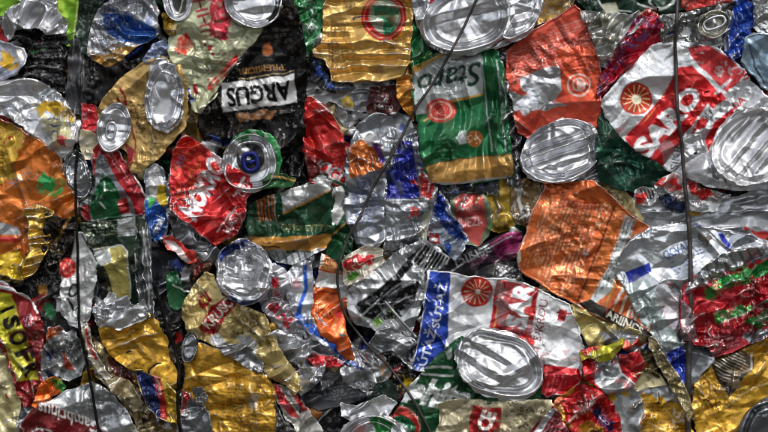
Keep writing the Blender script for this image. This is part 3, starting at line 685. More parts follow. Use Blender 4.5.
can('dark red can bent in an arch over a green patch beside the left wire', [(89,160),(90,148),(98,139),(106,139),(114,146),(124,160),(136,178),(146,198),(145,215),(132,217),(112,218),(92,222),(79,220),(77,205),(86,196),(92,186)], '#7f8285',
    [P('#9c1a20', [(88,160),(90,148),(98,138),(108,139),(120,154),(136,178),(147,198),(146,217),(134,214),(128,198),(116,182),(106,162),(98,152),(94,160),(92,176)]), Li('#d8d8d6', [(108,139),(124,160),(140,188),(147,205)], 1.5), P('#0e4a28', [(100,172),(112,184),(118,198),(120,218),(92,222),(84,206),(92,192)]), Li('#c9d3cc', [(101,182),(103,190)], 1.2), Li('#c9d3cc', [(98,202),(103,208)], 1.5), P('#8c1c1c', [(116,200),(124,196),(128,212),(118,214)]), P('#7d1418', [(77,206),(86,204),(88,222),(78,222)]), Fi('#d9b0b0', [(104,142),(136,186),(140,200),(126,184),(104,154)], 55, 3.5, k=.6)], ca=.8, cs=13, edge=1.3)
can('thin oval can end standing upright on the left wire beside the orange can', ebox(75,174,13,25,-14), '#9a9da0', [Fi('#5c6064', ebox(75,176,8,17,-14), 76, 4), Sp('#606468', ebox(75,174,13,25,-14), 6, .5)], bm=1.0, ca=.6, cs=12, extra=end_profile(75,174,15,27,-14,None,0,'lid'), edge=1.3, seed=901, lift=1)
can('blue, yellow and white can standing upright left of the red lettered can', [(143,170),(152,162),(162,168),(168,190),(168,216),(164,238),(154,246),(146,232),(142,205)], '#8e96a4', [P(WHT, [(146,170),(156,164),(162,182),(158,198),(148,196)]), P('#d3b21f', [(156,184),(164,184),(166,204),(160,208),(155,198)]), P('#1d54a4', [(144,200),(156,202),(166,212),(163,236),(152,244),(144,228)]), Tx('#e7ecf2', 'mai', 156,224,17,8,-70,bold=.02), Bp('#3aa04a', [(146,198),(152,196),(156,204),(148,206)]), Sp('#14161a', box(142,160,170,246), 5, .6)], ca=.8, cs=11, edge=1.2)
can('grey aluminium can with dark print lying under the red lettered can', [(166,172),(178,170),(186,196),(196,228),(214,244),(222,256),(214,268),(200,262),(186,246),(172,238),(164,210)], '#8f9194', [Sp('#2a2b2d', box(160,166,224,270), 6, .3), Tx('#2e2f31', 'PT', 177,226,12,6,30), Fi('#4a4c50', box(168,200,190,236), 35, 4)], bm=.9, ca=1.0, cs=13)
can('white can with a broad red stripe left of the brown foil scrap', [(160,236),(170,236),(184,246),(194,252),(194,262),(186,264),(178,256),(166,250)], '#c2342a', [P(WHT, [(163,240),(173,242),(184,254),(190,262),(182,262),(172,252)], a=.8), Sp('#e8867c', box(160,234,194,264), 6, .5)], ca=.6, cs=12)
can('grey can with a long upright ribbed side right of the cream panel', [(134,217),(144,216),(149,238),(151,270),(153,320),(140,318),(134,280),(132,250)], '#8d9192', [Li('#e0e0de', [(140,222),(146,262),(148,310)], 1.4), Sp('#4d5052', box(130,214,154,320), 7, .4)], bm=.95, ca=.7, cs=14, fold=(86, 8, 4), edge=1)
can('dark green can with an arched cream panel framed in silver lines at the left', [(76,222),(100,219),(132,216),(144,218),(140,240),(136,270),(140,318),(126,322),(106,322),(98,290),(92,260),(82,240)], '#17261a',
    [Fi('#7d8a72', [(80,222),(116,220),(116,236),(84,238)], -2, 3.2, k=.9), P('#a7aaa8', [(115,219),(133,217),(134,236),(116,237)]), Fi('#5c6260', [(115,219),(133,217),(134,236),(116,237)], -3, 3), P('#b6a95f', [(94,252),(102,248),(120,246),(125,252),(127,300),(120,304),(112,296),(104,270)]), Li('#cfd2c6', [(92,250),(104,247),(120,246),(126,252),(128,298)], 1.6), P('#b3b8b6', [(92,252),(106,248),(110,262),(100,266),(94,262)]), P('#141512', [(92,272),(100,270),(108,292),(106,318),(96,318),(90,300)]), Sp('#9a8a3a', [(98,268),(106,272),(110,300),(100,298)], 4, .5), Sp('#6f5f2a', box(100,270,126,300), 6, .62)], ca=.8, cs=16)
can('black and white can with a round red dot on the left wire', [(72,231),(80,232),(90,248),(97,264),(92,290),(88,316),(82,332),(68,328),(60,314),(58,290),(58,262),(68,252)], '#c3c5c4',
    [P(BLK, [(56,232),(74,230),(70,256),(66,270),(58,268)]), El('#d13a34', 65,268,8.5,10.5), Ri('#e98a80', 65,268,4,5,0,1.2), Ri('#1a1a1a', 71,291,4,6,20,2.2), Li('#1c1c1c', [(66,300),(70,306),(72,312)], 2.6), Sq('#3a3a3a', [(80,240),(92,262),(90,300),(82,290)], 9, .10), Li('#1a1a1a', [(80,234),(97,264),(94,270)], 1.6)], ca=.9, cs=15, bm=.35)
can('yellow can with large black letters running down beside a dark red band at the left', [(-6,284),(8,288),(22,294),(34,306),(40,324),(42,346),(38,370),(40,392),(34,408),(22,410),(12,392),(6,366),(-6,340)], '#7d1518',
    [P('#b8b32a', [(-6,292),(8,294),(13,306),(18,322),(26,342),(34,366),(36,382),(14,382),(8,366),(2,344),(-6,334)]), Sp('#5e5c14', [(-6,330),(36,382),(14,382),(2,344)], 7, .1), Li('#c9cacb', [(-6,286),(12,290),(28,300),(36,312)], 3.4), Tx(BLK, 'I', 4, 310, 15, 3.6, -18, bold=.03), Tx(BLK, 'S', 9, 323, 13, 18, 72, bold=.05), Tx(BLK, 'O', 15.5, 339, 14, 19, 70, bold=.05), Tx(BLK, 'F', 22, 356, 13, 18, 68, bold=.05), Tx(BLK, 'R', 28, 371, 12, 17, 66, bold=.05), Fi('#c6a9a8', [(20,306),(34,316),(36,326),(24,322)], 66, 5), Tx('#b9a', 'S3', 26,322,11,7,66), Fi('#a88', [(26,328),(38,332),(40,360),(34,362)], 8, 4), Sp('#4a0b0e', box(0,330,44,412), 9, .25)], ca=.9, cs=16, fold=(68, 16, 2))
can('twisted scraps of orange, white and blue can in the nook left of the first wire', [(44,328),(58,326),(64,334),(72,330),(80,344),(82,362),(80,376),(66,384),(56,378),(46,380),(36,370),(38,352),(44,342)], '#8f9192',
    [Bp('#d2601c', [(42,334),(54,326),(62,330),(58,336),(50,340),(44,342)]), P('#c9452c', [(60,352),(64,354),(71,368),(70,372),(61,370)]), P('#1f3f7c', [(44,352),(50,350),(52,362),(46,362)]), P('#e2e3e2', [(53,362),(59,364),(55,378),(49,376)]), P('#20386c', [(44,372),(58,380),(54,384),(42,378)]), Li('#e2e3e2', [(69,353),(78,345)], 2.0), Li('#cfd1d0', [(58,342),(64,356),(74,374),(80,364),(78,352)], 2), Sp('#171717', box(36,326,84,384), 6, .1), Sp('#24402a', box(62,374,84,386), 4, .2)], ca=1.5, cs=10, fold=(60, 9, 4), edge=.8)
can('bright orange foil with a green corner above the dark red lettered can', [(46,380),(54,378),(64,388),(60,394),(50,398),(46,408),(36,412),(30,406),(34,396),(38,386)], '#d9641a', [Bp('#3f9a3a', [(48,380),(56,378),(65,388),(60,394),(52,388)]), Sp('#a33c08', box(30,376,66,412), 6, .4)], ca=1.1, cs=9)
can('grey can with a dark red band of white script lettering at the bottom left', [(48,404),(62,394),(78,388),(90,384),(104,390),(114,398),(124,410),(134,428),(140,440),(14,440),(18,424),(30,410),(36,405)], '#9da0a2',
    [P('#6a1216', [(14,440),(18,424),(30,410),(38,404),(50,406),(70,416),(98,430),(106,440)]), Li('#c9a9a9', [(44,404),(66,413),(98,428)], 1.0), Tx('#dcdcd8', 'Gambrinus', 66,419,66,13,200,shear=-.3,bold=.02), Ri('#c3c3c0', 40,436,11,6,0,1.4), El('#24201f', 40,437,8,4), Sp('#5b5e60', [(50,402),(80,388),(120,404),(136,436),(100,430)], 9, .42), Fi('#6e7072', [(72,398),(96,394),(100,408),(80,410)], 20, 5), Li('#dddedd', [(104,390),(116,402),(128,418),(138,438)], 1.4)], bm=.8, ca=.9, cs=18)
can('golden yellow can with a torn silver top edge between the two left wires', [(96,322),(104,312),(100,302),(108,296),(118,306),(134,306),(146,312),(158,322),(165,336),(168,356),(176,374),(176,388),(166,390),(150,380),(126,370),(106,356),(98,342)], '#c8982a',
    [Bp('#a7a9ab', [(94,326),(98,298),(112,294),(140,304),(148,312),(132,324),(118,330),(104,326)], m=1.), Sp('#4f5052', box(94,294,148,326), 6, .4), Fi('#6a470c', [(100,334),(150,326),(164,346),(108,352)], 8, 4.2, k=.5), Fi('#5c3d08', [(112,352),(150,370),(172,386),(150,380),(116,362)], 24, 5, k=.7), Li('#e0b04a', [(104,344),(130,346),(160,352)], 1.5), Sp('#6e4c0c', box(98,330,178,392), 12, .4), Sp('#4c2f08', [(158,350),(172,356),(176,374),(160,372)], 4, .2)], ca=1.25, cs=20, fold=(14, 20, 2))
can('jagged torn aluminium above the golden yellow can, beside the cream panel', [(92, 308), (97, 298), (102, 303), (108, 292), (116, 300), (126, 297), (134, 305), (142, 299), (150, 309), (146, 319), (130, 326), (118, 333), (104, 328), (97, 334)], BARE, [Sp('#3f4043', box(90,290,152,334), 6, .4)], bm=1, ca=2.0, cs=12, rag=1.6)
can('thin bent strip of white and red can wall just right of the left wire', [(79, 322), (84, 318), (88, 332), (92, 348), (100, 364), (110, 378), (106, 384), (95, 374), (86, 358), (81, 340)], '#b9b2a2', [Li('#a52a28', [(84,330),(88,346),(94,360)], 2.6), Sp('#5d5544', box(78,316,112,386), 5, .4)], ca=1.0, cs=9, edge=1.0)
can('crumpled white and brown cuff of can at the foot of the thin left wire', [(104, 382), (116, 378), (128, 384), (138, 396), (142, 410), (132, 414), (122, 402), (110, 394)], '#a39574', [Sp('#33281a', box(100,376,144,416), 6, .25), Sp('#ddd3ae', box(100,376,144,416), 5, .45)], ca=1.7, cs=10)
can('navy, red and yellow striped can tucked below the golden yellow can', [(133,370),(150,374),(166,384),(178,396),(180,426),(170,424),(156,418),(146,410),(140,396)], '#b8982a', [P('#14224f', [(133,370),(152,376),(158,398),(160,420),(148,414),(140,396)]), P('#a3231f', [(151,375),(158,378),(164,400),(166,420),(159,420),(157,398)]), P('#c9a9a0', [(153,376),(156,377),(160,396),(158,396)]), Sp('#4a1a12', box(164,384,180,426), 5, .3)], ca=.9, cs=13, edge=1.0)
can('wrinkled gold can with a small grey oval end and silver top edge, lower left', [(180,350),(186,340),(194,342),(214,346),(240,358),(258,370),(271,378),(275,400),(276,440),(186,440),(181,404),(182,372)], '#c6952a',
    [Li('#cfd0cf', [(194,342),(214,347),(240,359),(258,371),(272,379)], 2.4, m=1.), Sp('#6a4a0c', box(181,344,277,440), 7, .5), Fi('#6e4c10', [(222,380),(268,392),(270,440),(216,440)], 4, 3.6, k=.8), Fi('#7c5814', [(192,352),(240,366),(262,382),(214,380),(188,370)], 22, 4.2, k=.55), Li('#5c3d08', [(186, 402), (240, 408)], .8), Fi('#6e4c10', [(190,372),(216,380),(212,398),(190,394)], 8, 4, k=.6), Sp('#e0b455', box(190,360,270,400), 9, .5), Bp('#9a9c9f', [(246,400),(256,396),(258,410),(248,414)], a=.6)],
    ends=[((189,347,8,17,12), dict(kind='flat', col='#8d9094', ca=.4))], ca=1.15, cs=22)
can('crumpled aluminium and red scrap overlapping the second wire at the bottom edge', [(180,390),(190,394),(194,402),(204,406),(210,420),(212,440),(184,440),(178,420)], '#8f9295', [P('#b02424', [(179,391),(191,395),(184,408),(180,416)]), Sp('#45484b', box(180,390,214,440), 6, .35)], bm=.9, ca=1.1, cs=12, edge=1.2)
can('silver crumple with dark hollows on the gold can at the lower left', [(190,388),(202,386),(208,398),(202,412),(194,404)], '#aaa', [Sp('#1c1c1c', box(188,384,210,414), 4, .1)], bm=.9, ca=1.6, cs=7)  # near-black specks paint the shade of the hollows

# ================================================ tan can and pale can, upper left
can('grey can with silver and orange streaks curled above the tan can', [(150,42),(162,36),(170,44),(168,56),(156,62),(146,66),(140,60)], '#8b97ac', [Sp('#2a49a0', box(140,36,172,66), 4, .1), Sp(BARE, box(140,36,172,66), 5, .5)], ca=.9, cs=9)
can('gold scrap of can below the small dark round opening at the top', [(160,10),(170,14),(178,22),(174,34),(166,36),(160,26)], '#a8811f', [Sp('#4c3810', box(158,8,180,38), 5, .3)], ca=.9, cs=9)
can('pale sage green can with red writing and a red stripe beside the black lettered can', [(184,-8),(272,-8),(270,8),(266,28),(240,62),(218,90),(200,114),(190,110),(184,88),(177,66),(168,56),(166,38),(172,22)], '#a3a686',
    [Bp('#b3321f', [(178,38),(184,31),(190,36),(189,46),(184,54),(176,54),(174,46)]), Sp('#d8937c', box(172,30,192,56), 4, .4), Bp('#b02634', [(208,-4),(222,-2),(226,10),(230,24),(224,38),(214,38),(208,24)]), Sp('#e2a0a0', box(206,-4,232,40), 4, .45), Sp('#6b1b22', box(206,-4,232,40), 5, .5), Tx('#8c2a30', 'HHIL', 203,20,46,13,74,bold=.01), El('#a02a2c', 209,46,2.4,3), El('#a02a2c', 212,53,1.6,1.8), P('#c02a2a', [(236,52),(239,60),(222,78),(210,90),(205,86),(220,68)]), Li('#e0d9c8', [(210,84),(236,60)], 1), Fi('#7d5f52', [(200,68),(222,46),(232,56),(208,82)], -42, 3.6), Fi('#8a7766', [(224,40),(238,36),(240,46),(228,52)], -30, 3.2), Sp('#7c8060', box(166,0,272,114), 14, .4), Sp('#c9c8a2', box(166,0,272,114), 11, .45), Bp('#a3222c', [(190,82),(196,80),(196,92),(190,94)]), Bp('#24357c', [(184,86),(190,84),(192,98),(186,100)])],
    ends=[((253,0,30,27,10), dict(fold=(-8, 17, 3), kind='lid', lift=2)), ((176,0,15,21,-12), dict(kind='open', lift=1, layers=[El('#3a3b3d', 178,0,8,13,-12)]))], ca=1.1, cs=22, bm=.4)
can('tan can bent round two oval ends, with small dark print down its middle', [(146,58),(130,68),(115,80),(102,94),(94,110),(98,130),(112,142),(125,152),(128,172),(138,174),(148,164),(156,158),(170,144),(184,127),(187,110),(186,84),(178,62),(162,54)], '#bb9a5c',
    [Sp('#7e6230', box(94,54,188,176), 10, .45), Tx('#3d2a18', 'AIPA', 143,112,24,7,62), Tx('#3d2a18', 'RADONICA', 134,116,33,6,64), Fi('#54391c', [(126,98),(134,96),(142,132),(134,136)], 65, 4), Li('#8e1a1e', [(118,88),(123,96),(124,104),(119,103),(116,98)], 2.4), P('#8a1a1e', [(122,142),(132,150),(130,162),(126,166),(124,150)]), Li('#8a1a1e', [(127,120),(133,140),(132,160),(127,170)], 1.6)],
    ends=[((163,97,20,37,6), dict(fold=(70, 19, 5), ca=1.7, cs=20, kind='cup', lift=2, rag=1.4, pts=[(149, 66), (155, 58), (167, 58), (174, 65), (179, 76), (183, 95), (182, 112), (176, 125), (166, 132), (155, 128), (146, 119), (143, 101), (145, 83)])), ((112,127,17,26,12), dict(kind='lid', lift=1, fold=(15, 18, 2)))], tabs=[(1, (109,130,9,16,10))], ca=.8, cs=20)

# ================================================ black lettered can, red cans
DEPTH['lift'] = 2.0
can('black can with a white box of upside down capital letters in the upper left', [(284,-8),(292,-4),(300,18),(304,38),(306,75),(304,112),(306,150),(300,176),(286,184),(268,178),(250,160),(234,140),(216,134),(202,140),(194,122),(200,110),(232,66),(262,30),(274,8)], '#050506',
    [P('#c9c9c8', [(221,83),(294,73),(295.5,101),(222,112)], m=.2), Tx('#0c0c0c', 'ARGUS', 258,92.5,65,19,172,bold=.035), Fi('#8a6236', [(236,68),(284,62),(285,68),(240,74)], -7, 5), Tx('#9b7240', 'PREMIUM', 260,68,44,6,172), El('#a8581f', 266,49,5,6), Li('#8c4a1c', [(263,44),(268,41)], 1.6), Bp('#8a5a30', [(236,114),(262,110),(276,110),(272,118),(250,120),(240,120)], a=.8), Li('#66645f', [(262,26),(232,66),(198,112)], 1.0), Ri('#6d6d6e', 204,108,5,4,20,1.0), Sq('#77787a', [(200,112),(300,104),(302,176),(260,170),(220,132)], 9, .02), Sp('#9b9c9e', [(200,114),(300,104),(302,176),(250,160)], 4, .8), Fi('#4b4a46', [(260,24),(290,20),(294,60),(262,60)], -6, 6, k=.5), Li('#8f7d50', [(238,78),(294,70)], .8)],
    ca=1.05, cs=24, bm=.35, fold=(-72, 26, 3))
can('round can end with a dark blue ring pull below the black lettered can', ebox(255,158,27,31,-20), '#186a33', [Sp('#3f9a58', box(225,125,290,195), 6, .4), Sp('#b3b6b4', box(225,125,290,195), 5, .6)],
    ends=[((249,163,27.5,30,0), dict(kind='lid', ca=.4, lift=1, layers=[El('#2c2e31', 250,158,15,16,0,m=.9), Bp('#2b8a3c', [(234,138),(248,131),(258,134),(246,138)]), Bp(BARE, [(236,150),(244,146),(252,150),(250,158),(240,162)])]))], tabs=[(0, (250,162,14,17,-14), dict(col=M['blue_tab'], fat=.17))], ca=.5)
can('long curved red can with grey lettering at its foot beside the black can', [(305,96),(312,96),(326,106),(336,118),(344,134),(348,154),(348,182),(338,186),(322,184),(306,182),(302,150),(304,120)], '#a01613',
    [Tx('#a5a2a4', 'NOGLI', 328,171,46,15,28,bold=.035,shear=.2), Sp('#5a0808', box(300,94,350,186), 12, .3), P('#4d0a0a', [(302,150),(320,168),(318,182),(304,182)]), Li('#d9d2d0', [(313,96),(336,117),(345,136),(348,156)], 1.4), Sp('#e8432c', box(310,104,344,160), 9, .4), Fi('#7c100d', box(324,140,346,166), 40, 5, k=.6)], ca=1.1, cs=24, fold=(62, 22, 4), bm=.55)
can('bright red can with slanted white capital letters beside the ring pull can end', [(182, 132), (215, 153), (252, 178), (254, 188), (246, 200), (244, 218), (236, 234), (214, 246), (190, 229), (169, 210), (168, 180), (171, 152)], '#ae141a',
    [Tx('#e0dde0', 'NOKROK', 205, 182, 80, 21, -62, bold=.055, shear=.28), Sp('#8c1a10', box(168,130,256,246), 6, .55), Ri('#d8642c', 194,172,6,6,0,1.2,a=.6), Ri('#d8642c', 226,188,8,7,0,1.2,a=.6), Fi('#d86a2c', box(172,140,206,200), 30, 6, k=.45), Li('#dcd6d6', [(244,178),(233,196)], 2.6), Li('#9a1014', [(250,182),(236,200),(224,236)], 1.5), Tx('#e0b9b9', 'con', 243,190,14,7,-55), Tx('#e0b9b9', 'MAST', 231,222,24,8,-62,bold=.02), Li('#d9c0c0', [(216,232),(236,206)], 1.2), Tx('#7d5a80', 'Ab', 179,160,13,8,-60), Sp('#ef4a3c', box(168,130,256,246), 13, .45)], ca=1.35, cs=17, bm=.6, edge=1.0)

# ================================================ centre: green band can, silver and blue
can('small dark green and orange scrap above the green can with the gold band', [(262,176),(268,172),(296,178),(292,186),(276,188),(262,190)], '#1c4a24', [Li('#b58c48', [(272,176),(294,180)], 2.4)], ca=.6, cs=9)
can('white and green can scrap with an orange corner right of the gold banded green can', [(324,180),(334,176),(344,184),(350,200),(356,222),(352,250),(344,268),(332,272),(324,250),(328,230)], '#0e3a22',
    [P('#c3c5c2', [(326,178),(342,186),(348,206),(336,226),(326,222),(328,200)]), Li('#1a1a1a', [(334,196),(326,214)], 2.0), P('#cc6a4a', [(344,206),(352,210),(354,222),(346,218)]), Li('#b98c46', [(328,240),(346,222),(352,214)], 1.6), Sp('#1f6a3c', box(324,220,358,272), 8, .4)], ca=.9, cs=14)
can('green can with a slanted white stripe, orange box and wide gold band, left of centre', [(246,204),(256,198),(276,192),(296,186),(312,178),(324,173),(331,180),(334,198),(330,215),(333,238),(326,250),(310,258),(292,266),(276,262),(262,254),(250,246),(243,226)], '#0d3820',
    [P('#bcbebb', [(280,192),(322,175),(330,182),(329,190),(283,213)]), Li('#2a2b2a', [(300,184),(322,176)], 1.0), Li('#c08a3e', [(283,213),(329,190)], 2.0), P('#9c5220', [(256,198),(271,194),(273,220),(258,222)]), St('#1a2a1c', [(256,198),(271,194),(273,220),(258,222)], 84, 3.4, .4), Li('#b7a98a', [(272,194),(275,222)], 1.2), Tx('#6e6b3a', 'OSSO CITTA', 304,228,50,6,2), P('#ad7a32', [(245,236),(262,238),(330,234),(333,246),(318,251),(290,250),(262,252),(250,248)]), Fi('#4a3315', [(248,240),(270,240),(270,248),(250,247)], 2, 4), Li('#12110e', [(246,248),(278,247)], 1.4), Bp('#b3b6b6', [(256,250),(290,251),(324,250),(310,259),(290,267),(272,261)], m=1.), St('#63676a', [(256,252),(324,250),(300,268),(268,262)], 70, 7, .35)], ca=.9, cs=17, bm=.45)
can('white wrinkled can with scattered red prints right of the blue rimmed round base', [(264,266),(274,262),(284,268),(292,290),(300,310),(322,330),(336,350),(340,362),(326,364),(304,348),(288,336),(270,322),(258,304)], '#b9b9bd',
    [Bp('#a8202c', [(270,278),(278,276),(280,288),(272,290)]), Bp('#a8202c', [(266,306),(276,303),(281,310),(272,314)]), Bp('#b02434', [(278,312),(285,310),(284,318),(278,318)]), Bp('#a8202c', [(282,318),(290,320),(288,330),(281,326)]), Bp('#b02434', [(272,292),(276,290),(278,296)]), Fi('#8c2a34', [(262,290),(290,296),(296,322),(270,318)], 60, 6, k=.5), Sp('#5c5e62', box(258,262,342,364), 6, .45)], bm=.8, ca=1.4, cs=12)
can('white can rimmed by a deep blue stripe that runs down past the orange can', [(284,278),(292,266),(304,260),(312,262),(312,290),(313,312),(328,326),(346,336),(356,352),(366,366),(372,376),(362,378),(344,362),(330,348),(312,340),(298,326),(290,310),(284,296)], '#c3c6cc',
    [Li('#1d55b4', [(305,266),(305,290),(300,306),(298,316)], 4), Li('#1d55b4', [(297,318),(312,330),(330,340),(336,354),(350,366),(362,374)], 8.5), Tx('#c9d5ea', 'Cl10', 347,362,22,6,42,bold=.02), Bp('#c24a58', [(292,280),(300,278),(302,288),(294,290)], a=.5), Li('#8c9098', [(286,290),(296,320)], 1.2), Sp('#8d9096', box(284,260,374,378), 9, .5)], bm=.7, ca=1.1, cs=14)
can('orange can with white bands and printed text lines beside the curved wire', [(320,252),(330,256),(340,268),(352,282),(354,298),(345,312),(346,332),(352,350),(356,364),(345,362),(334,346),(318,336),(310,316),(314,290),(318,270)], '#c8561c',
    [P('#c9cac8', [(316,270),(344,276),(350,290),(314,288)]), P('#d2945a', [(320,254),(336,264),(342,274),(318,268)]), P('#cfcfcb', [(320,252),(326,254),(320,268),(318,270)]), Fi('#8a3a18', [(318,258),(336,264),(340,272),(318,268)], 14, 3), Li('#7d2a12', [(313,292),(350,296)], 1.4), Li('#7d2a12', [(314,288),(340,290)], .8), P('#c7c9cc', [(336,282),(352,280),(354,296),(340,300)]), Bp('#cf2a2c', [(332,306),(338,310),(344,322),(336,318)]), Sp('#e58a4e', box(310,296,356,362), 7, .4), Ri('#e5a27a', 320,306,3.4,3.4,0,1)], ca=1.1, cs=14)
can('crushed silver can with balled highlights under the tan can at the lower left of centre', [(262,338),(276,330),(292,336),(310,350),(326,364),(322,378),(312,390),(300,398),(290,386),(276,372),(264,358)], BARE, [Sp('#37393c', box(260,328,328,398), 7, .4), Sp('#6d7074', box(260,328,328,398), 11, .2)], bm=1, ca=2.0, cs=12)
can('red pouch like scrap lying on the silver foil above the charcoal can', [(306,360),(316,357),(330,358),(345,362),(340,368),(326,368),(314,366)], '#b81a22', [Sp('#e8686c', box(304,356,346,369), 5, .45), P(BARE, [(334,358),(350,360),(345,366)], a=.6)], ca=1.0, cs=10)
can('shiny silver foil can left of the curved wire with a small red mark', [(336,362),(352,366),(372,372),(378,384),(366,396),(354,390),(342,382)], '#c3c5c7', [Sp('#303234', box(334,358,380,398), 7, .4), Li('#b22', [(374,360),(380,372)], 2)], bm=.95, ca=1.6, cs=11)
can('white, red and brown striped can slanting to the bottom edge left of centre', [(272,384),(282,388),(292,392),(304,404),(316,420),(326,440),(302,440),(284,420),(276,402)], '#a7a59c', [P('#a4161c', [(272,384),(280,387),(286,400),(300,420),(290,418),(278,402)]), P('#a4161c', [(288,390),(296,396),(308,412),(302,414)]), Fi('#5a5044', [(284,392),(296,404),(308,428),(298,424)], 58, 4), Sp('#6e6c66', box(272,384,328,440), 7, .45)], ca=.9, cs=12)
can('brown grey wrinkled scrap beneath the striped slanting can', [(274,402),(284,420),(302,440),(274,440)], '#5c5a58', [Sp('#222', box(270,400,304,440), 5, .3)], ca=1.0, cs=10)
can('cream can with a red lettered ribbon and a long torn tail across silver foil', [(180,316),(184,300),(192,286),(204,271),(212,276),(218,290),(230,302),(246,308),(264,316),(272,332),(284,356),(298,376),(302,386),(294,396),(284,386),(266,378),(256,362),(242,350),(236,356),(228,346),(210,346),(196,340),(184,330)], '#b8a46b',
    [P('#96161c', [(202,322),(198,330),(206,336),(216,334),(224,318),(238,302),(230,294),(220,300),(208,308)]), Bp('#96161c', [(196,296),(206,290),(210,300),(204,308),(196,306)]), Bp('#c3a558', [(200,296),(206,294),(206,302),(200,302)]), Tx('#dfd6c6', 'KRUSC', 217,314,36,11,-46,bold=.03), Sq('#4a3a1c', [(226,320),(258,318),(266,350),(238,344)], 8, .14), Sp('#5d4d28', [(222,318),(262,314),(276,350),(262,364),(232,342)], 6, .3), Bp('#8f9194', [(236,336),(250,334),(256,350),(244,352)]), Sp('#8a7844', box(180,270,302,396), 11, .5), Bp('#b9bbbc', [(214,334),(228,346),(220,350),(206,342)])], ca=1.3, cs=16, bm=.4)
can('tattered silver and tan can rim beneath the cream can, beside the silver foil', [(214,346),(232,346),(246,344),(254,352),(262,364),(262,376),(246,368),(228,358)], '#9d9fa2', [Sp('#3a3b3d', box(214,342,264,378), 6, .3)], bm=.95, ca=1.5, cs=10, lift=-3)
can('round crumpled can base with a torn dark blue rim left of centre', ebox(243,273,29,33,-10), '#a9abae', [], ends=[((243,272,28,33,-10), dict(kind='crushed', ca=2.4, cs=19, lift=2, rag=1.6, layers=[Bp('#1c2f74', [(216,252),(226,241),(246,240),(256,246),(240,248),(226,254),(220,262)]), Bp('#1c2f74', [(228,294),(240,302),(256,302),(268,292),(264,304),(246,310),(232,304)]), Sp('#5c5f62', box(214,240,272,308), 7, .5)]))], ca=.8)
can('silver and blue can with its blue trapezoid panel left of the green and gold can', [(384,116),(394,110),(410,116),(420,136),(426,160),(438,180),(437,200),(434,222),(428,244),(406,252),(384,250),(380,220),(378,190),(378,150)], '#a3a7ac',
    [P('#1a2480', [(399,139),(412,140),(417,168),(420,198),(404,201),(385,199),(390,176),(395,154)]), P(WHT, [(422,196),(436,190),(434,216),(424,214)], a=.6), Bp('#c23a36', [(424,168),(434,178),(432,198),(420,196),(420,180)]), Bp('#c74a44', [(410,206),(422,206),(420,216),(410,218)]), Bp('#b22', [(412,182),(420,180),(418,188)]), Li('#e7e7e7', [(424,172),(430,182),(427,192)], 1.6), El('#2c4aa8', 402,127,3,4), Sp('#64696e', box(378,110,440,252), 9, .45), Li('#d9dcde', [(386,200),(422,200)], 1.4), Bp('#c9c6ae', [(422,214),(434,212),(430,240),(420,236)], a=.7)], bm=.9, ca=1.2, cs=17)
can('silver can with an orange square and a circled Z behind the curved wire', [(346,160),(350,140),(358,122),(374,112),(390,112),(396,122),(392,150),(386,176),(384,200),(386,240),(376,252),(356,244),(348,226),(342,204),(344,184)], '#9ea2a8',
    [P('#bb6428', [(349,146),(364,138),(370,146),(380,144),(384,168),(366,174),(349,178)]), P('#c9cacc', [(362,136),(376,130),(380,142),(370,147),(364,140)]), P('#4a2f88', [(372,143),(377,142),(385,160),(381,164)]), Fi('#7c3410', [(352,156),(380,150),(382,166),(352,174)], -10, 3.6, k=.7), Ri('#2d3a80', 364,184,6.5,6.5,0,1.1), Tx('#2d3a80', 'Z', 364,184,6,7,-8,bold=.03), Fi('#3d4a86', [(350,192),(376,190),(378,228),(350,226)], -3, 4.2), Fi('#6d7390', [(376,196),(384,194),(384,226),(378,228)], -3, 4), Sp('#5e6369', box(342,110,396,252), 9, .45)], bm=.9, ca=1.2, cs=16)
can('crumpled can of white, red and leafy green in the bend of the curved wire', [(340,262),(348,254),(360,247),(372,244),(384,250),(384,262),(372,272),(362,282),(350,292),(343,282)], '#c6c0ae', [Bp('#b51f25', [(342,262),(352,254),(366,256),(374,252),(376,262),(366,264),(358,270),(346,274)]), Bp('#5a9a34', [(346,274),(356,270),(362,272),(356,280),(348,280)]), Sq('#e8e4da', [(342,254),(376,250),(374,270),(346,276)], 7, .15), Sp('#b51f25', [(364,268),(374,262),(372,274)], 4, .2), Sp('#8d8570', box(340,244,384,292), 7, .5)], ca=1.2, cs=12)

